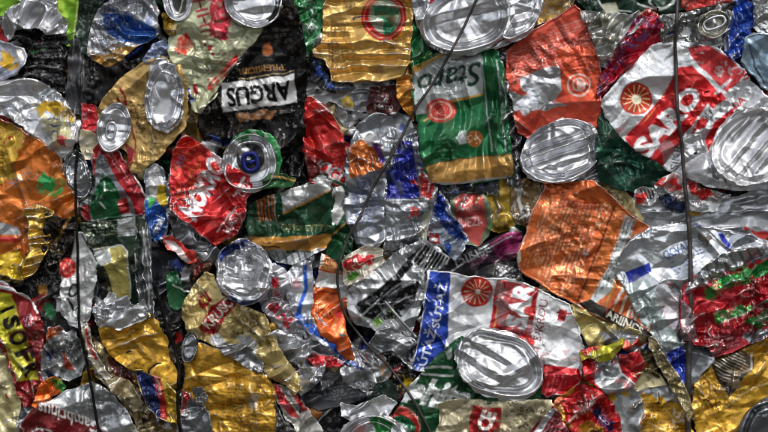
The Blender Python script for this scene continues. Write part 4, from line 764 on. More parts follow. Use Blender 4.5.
# ================================================ right of centre: barcode can etc.
can('black and magenta can with rows of grey print right of the barcode can', [(440,276),(448,262),(460,252),(480,246),(494,238),(508,232),(524,230),(522,246),(518,262),(524,282),(500,286),(470,286),(448,286)], '#1b191c',
    [P('#7a2350', [(490,244),(506,234),(524,230),(520,256),(508,262),(496,256)]), Sp('#d04a90', box(490,230,526,262), 7, .4), Tx('#a5a7aa', 'DINSE', 474,256,38,9,-24,bold=.01), Fi('#8b8d90', [(454,258),(496,242),(498,250),(458,268)], -22, 4), Fi('#9a9ca0', [(494,268),(512,262),(522,280),(500,282)], -35, 4), Sp('#6d2a55', [(466,262),(500,252),(500,262),(470,272)], 5, .1), Sp('#4a4c50', box(466,256,520,286), 9, .3), Li('#b9b9bb', [(448,274),(480,254),(512,236)], 1.0)], ca=1.1, cs=14)
can('blue and white crinkled foil with a tiny red label on the edge of the hollow', [(430,222),(436,204),(440,190),(448,200),(452,216),(464,226),(470,240),(462,254),(454,262),(444,250),(430,246)], '#a9b2bd', [Bp('#1c3a8c', [(436,192),(444,198),(450,214),(464,228),(468,240),(456,238),(446,228),(434,216)]), Bp('#1f3f94', [(444,240),(452,244),(452,256),(446,252)]), Bp('#a51d20', [(428,234),(440,234),(440,244),(430,243)]), El('#ddd', 434,240,3.4,2,0), Sp('#0f1626', box(428,190,472,262), 5, .5), Sp('#d9dfe6', box(428,190,472,262), 4, .62)], bm=.8, ca=1.5, cs=10)
can('black and silver crinkled can with a printed barcode strip below the curved wire bend', [(345,294),(356,284),(370,274),(386,262),(400,250),(414,244),(424,240),(436,246),(452,258),(446,268),(430,276),(424,300),(418,318),(410,340),(398,342),(376,332),(356,326),(348,312)], '#c3c5c6',
    [P('#101012', [(354, 306), (374, 292), (394, 276), (413, 254), (424, 243), (423, 252), (414, 266), (400, 280), (404, 288), (420, 280), (414, 304), (402, 318), (380, 322), (362, 317)]), P('#cfd1d2', [(412,262),(424,242),(452,258),(438,270),(428,278)], m=.3), St('#17181a', [(414,261),(425,244),(450,258),(438,268),(428,276)], 122, 3.6, .62, bar=1), Sp('#a7aaac', box(352,262,424,326), 6, .45), Li('#b9bcbe', [(360, 318), (384, 296), (404, 282)], 1.6), Li('#b9bcbe', [(372, 322), (392, 306), (412, 296)], 1.2), Li('#8f9193', [(386,300),(424,270)], 1.2), Li('#63656a', [(384,302),(422,276)], .7), Bp('#7db04a', [(374,322),(382,318),(384,323),(376,327)]), Bp('#7db04a', [(386,312),(392,310),(392,316)]), Fi('#7c7e81', [(362,300),(392,280),(404,300),(380,320)], -38, 6, k=.5), St('#8a8c8e', [(345,294),(400,250),(396,268),(352,302)], 52, 9, .3)], bm=.7, ca=1.2, cs=15, fold=(50, 15, 3))
can('silver curled can wall below the barcode can, dented and torn along its left side', [(376,330),(392,326),(404,334),(414,336),(420,348),(416,368),(412,372),(402,362),(392,354),(376,356),(366,346)], '#a9acae', [Sp('#4c4e51', box(366,326,420,372), 8, .4)], bm=1, ca=1.1, cs=15, fold=(15, 12, 3), edge=1.2)
can('white can with a navy lettered band and red fruit wheel, lower centre', [(428,270),(455,273),(485,278),(520,280),(545,292),(572,304),(580,325),(586,350),(584,378),(578,388),(566,396),(548,399),(530,390),(500,372),(470,360),(440,368),(428,373),(411,370),(418,340),(424,300)], '#d9dadb',
    [P('#173a98', [(430,271),(451,273),(450,300),(448,340),(438,372),(411,371),(419,338),(426,300)]), Tx('#d5dbe8', 'SUTAZ', 439.8, 306.1, 46, 8.5, -80, bold=.02), Li('#d5dbe8', [(432.3, 315.5), (430.4, 313.1)], 1.2), Li('#d5dbe8', [(436.3, 301.0), (434.0, 300.0)], 1.2), Li('#d5dbe8', [(434.7, 288.0), (436.9, 286.8), (435.2, 285.0)], 1.2), Tx('#d5dbe8', 'SUTAZ', 426.8, 352.2, 46, 8.5, -74, bold=.02), Li('#d5dbe8', [(418.3, 360.7), (416.7, 358.2)], 1.2), Li('#d5dbe8', [(423.9, 346.7), (421.6, 345.5)], 1.2), Li('#d5dbe8', [(423.6, 333.6), (425.9, 332.7), (424.4, 330.7)], 1.2),
     El('#b52a20', 478,292,15.5,15,0), Ra('#e6d3a8', 478,292,13.5,14), El('#efe9d6', 478,292,2.6,2.6,0), Ri('#b52a20', 478,292,15,14.5,0,2.4),
     P('#ab1418', [(498,279),(508,281),(502,330),(490,328)]), P('#ab1418', [(534,284),(540,290),(532,342),(520,340)]), Li('#c9a55a', [(503,281),(495,328)], .9), Li('#c9a55a', [(536,290),(527,340)], .9), P('#ab1418', [(508,281),(540,288),(528,350),(500,334)], a=.92), Tx('#e4e4e4', 'SAR', 521, 306, 47, 22, -78, bold=.045),
     Tx('#8c2026', 'S?KROU', 542,321,42,8,-80,bold=.0), Tx('#a01a20', '1', 563,316,12,8,-80,bold=.04), Li('#a01a20', [(558,313),(572,314)], 2.2), P('#ab1418', [(508,334),(536,340),(536,356),(520,348)]), Sp('#c2404a', [(536,348),(576,352),(580,362),(540,360)], 3, .1), P('#b8121f', [(545,366),(580,370),(584,380),(568,398),(548,399),(541,394)]), Fi('#e58a90', [(546,372),(572,372),(562,396),(546,396)], -75, 4, k=.6), Li('#e7e7e6', [(550,362),(580,368)], 2), Sp('#8d9094', box(452,270,586,372), 14, .5)], bm=.35, ca=.95, cs=20, fold=(8, 26, 2.5), edge=1.0)
can('green can with white script and round red emblem beneath a big silver end', [(458,338),(464,336),(480,350),(520,370),(545,380),(543,402),(510,406),(470,408),(446,412),(436,440),(384,440),(386,424),(396,410),(404,396),(416,380),(430,364),(444,350)], '#0c4526',
    [Tx('#dfe4e1', 'lahite', 437, 395, 68, 29, 10, bold=.05, shear=.35), Li('#b9c2bc', [(424,368),(452,369)], 2.4), Li('#b9c2bc', [(420,374),(454,377)], 2.2), El('#b0221e', 401,428,20,20), El('#1b5a3a', 401,430,15,13), Ri('#d9a8a0', 401,428,19,19,0,1.0), Bp('#9aa79e', [(390,428),(404,424),(412,432),(404,440),(392,440)]), Li('#c9322a', [(386,414),(398,410),(408,416)], 4), Sp('#0a2f1b', box(384,338,546,440), 12, .35), Bp('#a9b0ac', [(446,352),(452,348),(450,358)])],
    ends=[((500,366,46,35,22), dict(kind='flat', fold=(28, 17, 3.0), ca=.75, cs=34, lift=2, col='#cfd0d2', rag=1.2))], ca=.8, cs=18, bm=.45)
can('cream crinkled can with a red box of white capitals at the bottom edge', [(437,404),(446,401),(470,401),(510,402),(552,402),(562,418),(554,440),(434,440),(440,420)], '#b8ae8c', [P('#a31a1e', [(473,406),(502,409),(500,440),(468,440)]), Tx('#e8e0d6', 'CE', 487, 422, 21, 14, -68, bold=.05), Sq('#4d452e', [(506,404),(552,404),(552,416),(508,416)], 5, .12), Tx('#584e34', 'oboa.p', 530,412,34,7,2), Sp('#84795a', box(434,400,562,440), 6, .5), Sp('#3a3526', [(506,416),(540,414),(540,440),(506,440)], 6, .5)], ca=.9, cs=16, bm=.4)
can('maroon can with a slanted silver stripe at the bottom edge', [(528,440),(538,424),(548,414),(556,406),(562,418),(572,436),(576,440)], '#6c1018', [P(BARE, [(530,440),(541,424),(552,408),(556,412),(546,428),(538,440)]), Fi('#b98a8a', box(548,420,572,440), -60, 4, k=.6)], ca=.7, cs=14)
can('crumpled red can with a wide silver bend under the white fruit wheel can', [(582,352),(596,348),(610,352),(622,356),(640,352),(648,366),(642,378),(636,388),(622,394),(606,396),(594,386),(584,380)], '#a4121a',
    [P('#a9adb0', [(596,360),(608,362),(618,356),(622,372),(636,388),(628,394),(608,396),(596,384)], m=1.), Sp('#5a5d60', [(594,358),(620,356),(636,388),(606,396)], 7, .35), Li('#d9dad9', [(618,357),(624,374),(642,390)], 1.6), Sp('#d9434a', box(582,346,648,396), 9, .45), Sp('#5c070c', box(620,350,648,380), 8, .3)], ca=1.2, cs=14, bm=.6)
can('yellow green and red foil can folded above the wide silver bend', [(580,352),(590,348),(604,346),(618,342),(624,338),(622,350),(612,360),(600,363),(590,358),(582,362)], '#a9a422', [Bp('#c9362c', [(580,350),(592,345),(606,344),(598,350),(588,356)]), Sp('#5f5e0e', box(580,338,626,364), 6, .4), Sp('#e2dc7a', box(590,344,624,362), 6, .5)], ca=1.1, cs=12)
can('red, silver and salmon foil scrap right of the yellow green can', [(622,336),(630,334),(644,336),(652,344),(646,352),(636,356),(626,352),(620,344)], '#a9abad', [Bp('#cf4a38', [(621,340),(634,344),(644,338),(650,344),(640,348),(628,350)]), Bp('#d8935a', [(622,336),(632,335),(632,340),(623,341)])], bm=.8, ca=1.1, cs=10)
can('red can with gold edges, navy label and pale script at the bottom edge', [(552,408),(558,398),(568,392),(580,384),(592,386),(604,394),(616,404),(622,420),(624,440),(576,440),(566,428),(558,418)], '#ae1a1c',
    [Bp('#a87d25', [(553,406),(560,396),(578,386),(570,398),(560,404),(566,416),(574,428),(568,428),(556,416)]), P('#1b2454', [(594,412),(600,408),(616,424),(614,434),(602,426)]), Tx('#d8a9b0', 'Co', 607,421,12,6,45), Tx('#d9c6c0', 'Nivel', 586,408,28,10,-42,bold=.03,shear=.3), Li('#d9d0cb', [(570,424),(578,416)], 2.0), P('#a07a22', [(580,428),(590,422),(604,428),(606,440),(578,440)]), Sp('#5c4210', [(576,424),(608,424),(608,440),(576,440)], 5, .2), Sp('#e2565a', box(552,384,624,440), 8, .5), Sp('#5a0c0e', box(552,384,624,440), 9, .42)], ca=1.4, cs=14, bm=.6)
can('cream can with a black lettered edge below the orange can', [(570,306),(580,302),(610,316),(640,332),(652,338),(646,344),(630,340),(616,344),(602,346),(592,348),(584,336),(576,322)], '#b3a466', [Bp('#9b9da0', [(606,334),(624,328),(644,338),(636,346),(618,344),(604,346)]), Tx('#c6c6be', '6', 586,344,5,6,70), P('#1a1c28', [(578,326),(584,334),(590,350),(584,352),(578,340)]), Sp('#7a6c38', box(570,302,654,350), 9, .45)], ca=1.1, cs=14)

# ================================================ green and gold can, silver top, coral can
can('orange can folded in two, half covered in fine print and half in white stripes', [(549, 178), (596, 180), (620, 202), (642, 220), (658, 230), (655, 270), (652, 339), (614, 324), (578, 307), (521, 274), (516, 262), (532, 214)], '#bd5a26',
    [Fi('#d8935f', [(540,200),(580,194),(560,250),(548,282),(524,264),(526,236)], -72, 3.6, k=.75), Fi('#d8935f', [(570,240),(588,246),(574,298),(560,290)], -70, 3.6, k=.6), Tx('#e0b48e', '25', 608,208,11,8,-58), Tx('#d8a37a', 'AZ', 602,222,14,9,-58), Li('#4a2410', [(617,206),(600,250),(579,304)], 1.6), Fi('#ecbf9c', [(552,200),(612,204),(596,246),(572,298),(540,282),(530,240)], -72, 4.0, k=.6), P('#d07a3c', [(619,206),(632,216),(600,306),(584,300)], a=.6), P('#c3c8c6', [(628,214),(638,220),(613,292),(597,304),(592,300),(612,262)]), Fi('#5e6a6a', [(628,214),(638,220),(613,292),(597,304),(592,300),(612,262)], -70, 4), Li('#c9c6bc', [(636,260),(618,304)], 3), Li('#b58a4a', [(628,258),(606,310)], 2.2), Li('#d9d4c8', [(646,280),(634,318)], 2.4), St('#d9d0c0', [(644,240),(654,250),(650,336),(612,318)], -70, 8, .28), P('#15120f', [(578,305),(592,300),(640,324),(654,334),(650,341),(612,324)]), Tx('#c9c3b4', 'ARIINCS', 626,323,40,8,27,bold=.02), Bp('#d7c9b8', [(520,240),(530,214),(527,232),(522,252),(520,266),(517,258)]), Sp('#7d2c06', box(517,186,656,340), 12, .5), Sp('#9d2a12', [(542,190),(600,186),(600,210),(540,214)], 7, .2)],
    ca=.8, cs=26, bm=.5, edge=.9)
can('amber can fold squeezed between the gold can and the big green can', [(398,48),(408,46),(413,54),(414,76),(416,104),(414,120),(404,110),(396,94),(395,68)], '#b57222', [Sp('#e0a048', box(394,46,418,120), 8, .2), Sp('#633c10', box(394,46,418,120), 6, .45), P(BARE, [(400,48),(410,46),(412,54),(402,58)], a=.7)], ca=.9, cs=11, fold=(10, 12, 3), edge=.9)
can('small wedge of green and gold can between the ribbed gold can and the oval end', [(409, 20), (416, 22), (424, 40), (434, 52), (424, 62), (412, 66), (409, 44)], '#176238', [Li('#c99a48', [(412, 62), (434, 52)], 3), Sp('#3fa060', box(408,18,436,68), 7, .4)], ca=.8, cs=12)
can('gold can with horizontal ribs and a red circle print at the top', [(326,-8),(414,-8),(413,30),(412,58),(402,76),(388,80),(365,81),(350,82),(331,80),(328,68),(324,60),(314,56),(312,49),(320,42),(321,20)], '#d8ae62',
    [El('#b5221f', 384,16,23,23), El('#9aa08c', 385,15,16,17), Bp('#2e7d5c', [(372,4),(392,6),(398,10),(390,18),(392,28),(384,34),(384,20),(376,12)]), Ri('#cc8a70', 384,16,20,20,0,1.2), Sp('#765528', box(312,-8,414,84), 12, .45), Li('#8a4a24', [(331,20),(332,60),(330,78)], .8), Li('#8a4a24', [(328,24),(329,60)], .6), Fi('#7a5a28', box(338,-6,352,10), 86, 4)],
    ca=.8, cs=18, fold=(2, 12, 3.6, .35), bm=.7, edge=.8)
can('grey and black jagged torn can wall right of the big green can', [(494,48),(514,46),(520,60),(524,90),(524,130),(522,160),(520,188),(508,184),(504,140),(500,80)], '#55585b', [Sp('#131415', box(492,44,526,190), 7, .15), Sp(BARE, box(492,44,526,190), 5, .42), Li('#d5d6d6', [(507,52),(509,80),(506,100),(508,124)], 1.6)], bm=.9, ca=1.6, cs=12, fold=(82, 10, 3))
can('big green can with dark script on silver and a gold band along its foot', [(411,62),(430,52),(452,46),(480,44),(497,48),(505,70),(509,108),(512,150),(515,175),(492,180),(462,183),(444,185),(430,183),(424,168),(420,148),(415,112),(411,86)], '#176238',
    [P('#bcc2c1', [(414,70),(438,56),(480,48),(482,62),(484,92),(456,98),(428,112),(416,114)]), Li('#c99a48', [(424,120),(452,101),(486,92)], 2.0), P('#c9a158', [(412,66),(438,54),(452,50),(424,66),(413,74)]), Tx('#16342a', 'Staro', 451,78,66,22,168,bold=.01,shear=.35), Tx('#16342a', 'Staro', 450.5,77.5,66,22,168,bold=.02,shear=.35,a=.5), El('#c9463a', 441,110,15,12,-8), Ri('#e6b2a2', 441,110,11,8.4,-8,1.6), Sq('#e6b2a2', ebox(441,110,8,6), 5, .16), P('#c0c6c6', [(456,136),(462,130),(468,130),(468,142),(460,144)]), El('#b06a34', 475,138,8,8,0), Sq('#ead9b8', ebox(475,138,7,7), 4, .2), P('#0d4a28', [(484,92),(488,50),(492,50),(496,96),(500,148),(492,150)]), Li('#9dada4', [(482,56),(486,92),(492,150)], 1.4), Li('#b9c6be', [(498,60),(503,110),(506,150)], 1.6), P('#b08544', [(426,166),(440,162),(478,156),(513,153),(515,174),(490,180),(444,184),(430,183)]), Li('#4c3a18', [(426,166),(440,162),(478,156),(513,153)], 1.2), Sp('#6d4d20', [(428,168),(512,156),(514,176),(432,184)], 6, .45), Fi('#0e3a20', [(430,142),(452,136),(454,158),(432,162)], -6, 4), Sp('#0c4a24', box(412,100,512,160), 10, .35), Li('#d7d9d8', [(430,184),(462,183),(516,176)], 2.2, m=1.)],
    ca=1.0, cs=22, bm=.55, fold=(83, 17, 3))
can('silver can with red flashes and two nested oval ends at the top centre', [(410,-8),(545,-8),(543,10),(534,28),(516,40),(496,48),(470,55),(440,52),(428,44),(414,18)], '#cfd0d2',
    [Bp('#a31232', [(500,-8),(514,-8),(516,10),(514,30),(504,36),(506,20)]), Bp('#a31232', [(430,-8),(440,-8),(438,2),(430,4)]), P('#9da0a4', [(408,-8),(424,-8),(428,10),(426,34),(414,18)]), Fi('#6c6f74', [(410,-8),(426,-6),(428,20),(416,18)], 60, 4, k=.6)],
    ends=[((520,8,22,34,24), dict(kind='lid', ca=.9, lift=0, rag=1.2)), ((468,20,47,33,-14), dict(kind='lid', ca=.9, cs=30, fold=(-16, 21, 5), lift=2, rag=1.6))], ca=1.0, cs=18, bm=.95)
can('coral red can with rows of fine white print and a large oval dented end', [(577,2),(584,10),(592,28),(598,48),(602,75),(604,104),(600,130),(592,140),(560,140),(530,140),(517,132),(514,110),(508,80),(506,50),(524,34),(550,18)], '#b4412d',
    [Fi('#dba79a', [(512,52),(560,22),(586,16),(596,70),(540,78),(514,84)], -17, 3.0, k=.8), Fi('#8a2218', [(508,50),(560,18),(584,10),(590,50),(540,62),(510,74)], -17, 3.0, k=.45), P('#c6c8cb', [(520,78),(538,70),(560,64),(563,88),(556,100),(538,98),(522,88)], m=1.), P('#d14f2a', [(560,46),(596,44),(600,100),(566,100)], a=.75), Ri('#d9b7ac', 580,84,11,11,0,1.8), Ri('#d9b7ac', 580,84,6,6,0,1.6), P('#d9b7ac', [(578,78),(588,84),(578,90)]), Bp('#b9bbbf', [(508,92),(540,96),(566,104),(548,110),(524,114),(512,108)], m=1.), Sp('#33353a', [(508,88),(550,96),(540,112),(512,112)], 6, .4)],
    ends=[((561,151,43,31,-22), dict(kind='flat', fold=(-20, 13, 4.5), ca=.7, cs=34, lift=2, rag=1.0, tilt=(0, .0)))], ca=.85, cs=26, bm=.5, edge=.8)
can('dark bottle green glossy can under the fruit wheel can at the right', [(601,108),(612,122),(622,134),(640,150),(672,170),(664,182),(648,192),(628,192),(612,186),(600,180),(596,150)], '#12372b', [Sp('#2f6a54', box(596,106,674,194), 11, .35), Sp('#08201a', box(596,106,674,194), 9, .35)], ca=1.2, cs=19)
can('torn silver foil with sharp points above the purple and red strip', [(580,8),(592,10),(606,14),(618,10),(632,14),(642,8),(646,18),(632,36),(618,54),(606,68),(600,66),(596,45),(588,25)], '#b1b2ac', [Sp('#55564f', box(578,6,648,70), 7, .35), Sp('#c9bf9a', box(586,14,620,40), 8, .4), Li('#e3e3de', [(640,12),(622,40),(606,66)], 1.6), Li('#4a4b48', [(634,14),(612,46)], 1.4)], bm=.85, ca=1.9, cs=13, fold=(-52, 11, 3))
can('silver foil with a bent ring pull left of the blue can at the top right', [(660,14),(690,10),(710,6),(733,8),(740,30),(738,56),(722,62),(704,48),(684,44),(664,46)], '#a9aba9', [Sp('#3c3d3d', box(660,6,740,62), 7, .42)], bm=1, ca=1.9, cs=13,
    ends=[((715,23,18,14,-15), dict(kind='open', ca=.8, lift=0, col='#b9b7ac', rag=1.5))], tabs=[(0, (716,22,11,22,70))])
can('bright blue crumpled can standing upright near the top right corner', [(736,8),(744,-8),(753,-8),(758,16),(754,36),(744,56),(736,60),(727,52),(728,28)], '#1746a8', [Sp('#7fa2dc', box(726,-8,760,60), 5, .5), Sp('#0a2468', box(726,-8,760,60), 6, .4), Li('#d8dadb', [(735,10),(728,30),(728,50)], 1.6), Ri('#a9c0e6', 743,16,3.4,3.4,0,1)], ca=1.1, cs=11, fold=(78, 9, 4))
can('crumpled silver can in the top right corner above the blue grey sheet', [(754,-8),(776,-8),(776,34),(764,34),(756,24)], '#c1c3c3', [Sp('#414244', box(752,-8,776,36), 6, .4)], bm=1, ca=1.6, cs=10)
can('smooth blue grey pressed can with a dark seam at the right edge near the top', [(748,34),(758,30),(776,32),(776,92),(764,86),(750,70),(742,62),(744,48)], '#74899a', [Li('#1f2429', [(752,42),(758,66),(768,82)], 1.6), Sp('#566a7a', box(742,30,776,90), 14, .4)], bm=.7, ca=.5, cs=20, edge=1.2)
can('red and purple patterned can strip slanting down from the top right foil', [(640,12),(650,6),(662,13),(666,24),(664,38),(652,46),(636,62),(616,80),(603,100),(598,94),(601,74),(614,54),(628,34)], '#a81228', [Sp('#5c4a94', box(598,4,668,102), 6, .12), Sp('#b9a0c4', box(598,4,668,102), 3.6, .66), P('#c0152c', [(664,30),(664,40),(636,64),(612,84),(603,100),(602,92),(620,66),(644,42)]), Li('#c9b58c', [(640,13),(650,8),(662,14)], 1.0), Sp('#3d0a1c', box(598,4,668,102), 7, .45)], ca=1.2, cs=14, fold=(-50, 10, 4), bm=.6)
can('silver can with red fruit wheel and big ribbed end at the top right', [(602,101),(616,82),(636,63),(654,44),(668,41),(690,40),(710,43),(728,52),(746,66),(760,84),(776,100),(776,190),(745,192),(715,188),(688,178),(665,168),(640,153),(620,135),(606,116)], '#d3d5d7',
    [El('#b53220', 638.5,98,15.5,16,0), Ra('#e8d79a', 638.5,98,14.5,14,w=1.1), El('#e9e3c4', 638.5,98,5,5,0), Ri('#b53220', 638.5,98,15.5,15.5,0,2.2),
     P('#b3161a', [(676,72),(682,78),(676,96),(658,120),(640,142),(629,134),(650,112),(668,92)]), Li('#dca04a', [(675,84),(664,102),(634,136)], 2.2), P('#b3161a', [(626, 138), (650, 118), (668, 94), (680, 66), (700, 64), (718, 84), (708, 106), (690, 130), (666, 166), (642, 155)]),
     Tx('#e0e1e2', 'SARO', 670, 121, 86, 21, -48, bold=.045), 
     P('#c2161c', [(690,46),(712,44),(728,54),(748,70),(742,82),(728,92),(712,78),(696,62)], a=.95), Li('#d5d7d8', [(684,52),(704,70),(722,88),(738,104)], 5), P('#c2161c', [(706,80),(722,90),(730,98),(716,108),(704,98)]), Li('#d0d2d3', [(734,78),(718,92)], 3), Sp('#d9dbdc', [(682,42),(746,66),(740,92),(700,70)], 5, .45), Tx('#222326', 'SROU', 706,119,24,8,-42,bold=.0), Tx('#303134', 'SIKR', 678,157,26,7,-80), Bp('#c2161c', [(700,118),(706,112),(710,122),(702,130),(694,134)]), P('#c2161c', [(708,140),(716,122),(740,104),(732,120),(718,136),(711,154)]), Tx('#b52a2e', '5', 748,74,9,9,-38,bold=.02), Tx('#b52a2e', '0A', 742,101,14,7,-40,bold=.02), St('#cfd2d4', [(640,76),(668,52),(676,72),(664,90),(656,82)], -60, 3, .4, a=.6), Sp('#8b8e91', box(640,140,720,190), 12, .4)],
    ends=[((754,147,44,38,-38), dict(kind='flat', fold=(-46, 14, 5.0), ca=.75, cs=34, lift=1, rag=1.2, col='#dcdcdd'))], ca=1.15, cs=20, bm=.75, fold=(-40, 24, 2.5))
can('red and white crumpled foil with a navy corner behind the right wire', [(654,184),(664,176),(676,172),(692,180),(712,188),(734,194),(733,198),(724,202),(720,212),(700,210),(682,210),(666,206),(660,194)], '#c8cacb', [Bp('#bf2622', [(656,184),(668,176),(680,176),(684,188),(674,190),(664,186)]), Bp('#c32a24', [(690,180),(714,190),(718,196),(704,200),(692,194)]), Bp('#1c2c4c', [(658,196),(674,196),(690,200),(688,212),(672,210),(662,206)]), Bp('#c33', [(724,190),(733,194),(728,197)]), Sp('#e29a92', box(654,172,734,204), 6, .5), Sp('#77797c', box(654,172,734,214), 6, .45)], bm=.8, ca=1.6, cs=12)
can('red and white striped foil scrap left of the navy cornered foil', [(636,190),(646,186),(656,188),(660,198),(652,206),(640,206),(634,200)], '#c6c8c8', [St('#222', [(640,188),(658,190),(656,200),(644,198)], 70, 3.4, .5), Bp('#bf2622', [(636,196),(646,194),(646,202),(638,202)])], bm=.7, ca=1.0, cs=9)
can('silver can with blue stripes and a blue stamped text block under the right wire', [(617,264),(624,248),(636,234),(652,227),(674,223),(694,223),(722,228),(748,234),(776,242),(776,330),(716,346),(716,362),(702,380),(691,394),(678,376),(660,350),(643,324),(630,300),(621,282)], '#cdd1d5',
    [P('#182a8c', [(627,273),(652,262),(654,272),(631,285)]), P('#1d2f9a', [(720,234),(725,233),(734,248),(729,250)]), Li('#2a3c9a', [(697,224),(704,226)], 2.0), Tx('#3a5288', 'OCVAL', 679,251,30,9,-24,bold=.01), Fi('#40588c', [(668,254),(706,240),(708,262),(676,276)], -24, 4.2), P('#17309a', [(667,356),(676,350),(685,346),(689,366),(688,386),(678,376)]), P('#8fa39c', [(625,286),(650,280),(668,320),(684,346),(668,352),(646,326)], a=.6), P('#8b8f94', [(690,346),(712,346),(710,368),(692,388)]), Bp('#8c4a54', [(660,300),(690,296),(688,330),(670,330)], a=.35), Sp('#5f6367', box(618,224,776,346), 9, .48), Bp('#6e6558', [(702,234),(716,238),(712,246),(702,244)])], bm=.95, ca=1.3, cs=17, edge=1.6)
wire('dark steel wire running straight down the right side of the bale', [(680,-8,2.4),(677,40,2.4),(678,62,2.5),(679,108,2.5),(682,130,2.5),(687,183,2.6),(690,216,2.9),(692,253,3.0),(692,290,3.4),(692,320,3.8),(691,350,4.0),(690,390,4.0),(690,440,4.0)], 2.5, M['wire'])
can('red and green can in clear foil with a pleated silver edge over the right wire', [(682, 300), (684, 286), (694, 277), (706, 266), (720, 255), (742, 248), (776, 244), (776, 334), (752, 346), (736, 354), (716, 360), (710, 347), (698, 347), (684, 343), (680, 318)], '#9c1220',
    [Bp('#b6b9bb', [(684,296),(692,280),(706,264),(720,254),(744,246),(776,242),(776,256),(744,266),(716,280),(700,288)], m=1., soft=1), St('#686c70', [(686,294),(704,266),(744,248),(776,244),(776,256),(720,276)], 62, 9, .35), Bp('#24863a', [(708,290),(718,282),(730,276),(742,272),(752,268),(776,256),(776,270),(756,278),(742,284),(726,290),(716,300),(708,300)]), Sp('#7cc27c', [(708,284),(776,256),(776,272),(716,300)], 5, .42), Bp('#3a8c3c', [(716,316),(724,310),(740,306),(752,304),(752,312),(740,318),(726,322),(718,324)]), Bp('#2c7a34', [(748,322),(760,314),(776,308),(776,324),(762,330)]), Sp('#c9d6c4', [(716,304),(776,300),(776,326),(720,324)], 5, .6), Li('#d8d0cc', [(724,324),(750,312),(776,296)], 1.0), Sp('#e2555e', box(684,284,776,344), 7, .3), Sp('#4d0a12', box(684,290,776,344), 8, .45), P('#a9aeb2', [(682,300),(694,310),(700,342),(684,342)], a=.7, m=1.), P('#96202c', [(708,336),(738,330),(746,348),(716,360)]), Fi('#d9a0a4', [(710,340),(738,334),(742,346),(716,356)], -14, 4), Bp('#9da2a6', [(746,338),(776,326),(776,336),(752,346)], m=1.)], ca=1.4, cs=13, bm=.65)
can('tan patterned narrow can strip slanting to the foot of the right wire', [(652,338),(658,340),(668,356),(680,376),(688,390),(696,412),(690,424),(682,404),(668,382),(656,362),(650,348)], '#8f8158', [Sq('#2b2618', box(648,336,698,426), 4, .16), Sp('#3a3322', box(648,336,698,426), 4, .45)], ca=.7, cs=11, edge=.9)
can('gold can with striped black and white patch and grey end, bottom right corner', [(696,386),(708,374),(716,364),(734,354),(756,344),(776,334),(776,440),(700,440),(694,414)], '#d0a032',
    [P('#3b352d', [(711,362),(724,356),(744,350),(758,360),(756,370),(746,378),(742,388),(733,400),(722,384)], m=.4), St('#b8b0a0', [(714,362),(744,352),(752,370),(740,378),(726,384)], 28, 3.0, .38), Li('#c3bba8', [(730,372),(744,374),(754,370),(756,352)], 1.8), Bp('#c3bba8', [(730,382),(742,378),(742,388),(734,396)], a=.8), Fi('#6a4a10', [(698,392),(706,388),(730,432),(712,438)], 70, 5), Fi('#6a4a10', [(720,402),(752,384),(770,380),(744,414),(730,424)], -24, 4.4, k=.6), Tx('#5a3414', 'A.X.', 716,404,20,8,32,bold=.02), Bp('#5a3c1c', [(712,386),(720,388),(718,392)], a=.6), St('#7a5610', [(750,346),(776,336),(776,376),(756,378)], -52, 5, .25, a=.7), Li('#e3c88a', [(728,410),(752,392),(776,382)], 1.6), Sp('#7d5810', box(694,336,776,440), 10, .5)],
    ends=[((778,428,40,30,-28), dict(kind='flat', ca=.4, lift=1, col='#7d8287'))], ca=1.2, cs=20, bm=.55, fold=(-32, 26, 2))
can('ring rimmed can end with pink, silver and green print at the bottom centre', ebox(372,444,36,27,-8), '#a4a5a6', [Bp('#1f6a34', [(368,418),(384,416),(392,426),(388,440),(370,440)]), Bp('#b37c80', [(346,436),(360,424),(370,424),(368,440),(348,442)])],
    ends=[((371,443,36,27,-8), dict(kind='flat', ca=.8, lift=1, rag=1.2, layers=[Bp('#1f7a34', [(369,420),(382,417),(394,426),(388,440),(372,440),(376,430)]), Bp('#b98488', [(344,438),(358,424),(368,424),(366,440),(346,444)]), Sp('#bcd0bc', box(368,416,394,440), 4, .5)]))], ca=.5)

# ------------------------------------------------ wires
wire('bent grey steel wire curving from the top edge to the bottom at the centre', [(479,-8),(476,0),(462,30),(445,62),(430,88),(416,108),(400,140),(384,168),(370,194),(359,218),(347,240),(340,260),(337,280),(341,304),(350,324),(366,344),(384,362),(402,384),(417,407),(431,434),(434,442)], 2.1, M['wire'])
wire('thin dark wire down the left side past the can with the red dot', [(76, 150), (74, 172), (74,195),(75,216),(76,250),(76,270),(77,300),(78,324),(82,346),(87,372),(90,392),(93,412),(97,440)], 2.1, M['black_wire'])
wire('short twisted dark wire hanging between the two golden cans at the lower left', [(152,282),(158,302),(164,324),(170,340),(175,356),(178,376),(177,400),(178,420),(180,440)], 2.6, M['black_wire'])
wire('short silver strip of wire slanting across the barcode can', [(385,302),(392,310),(402,322),(410,331),(416,338)], 2.3, M['silver_wire'], name='metal_strip', group=None, cat='metal strip')

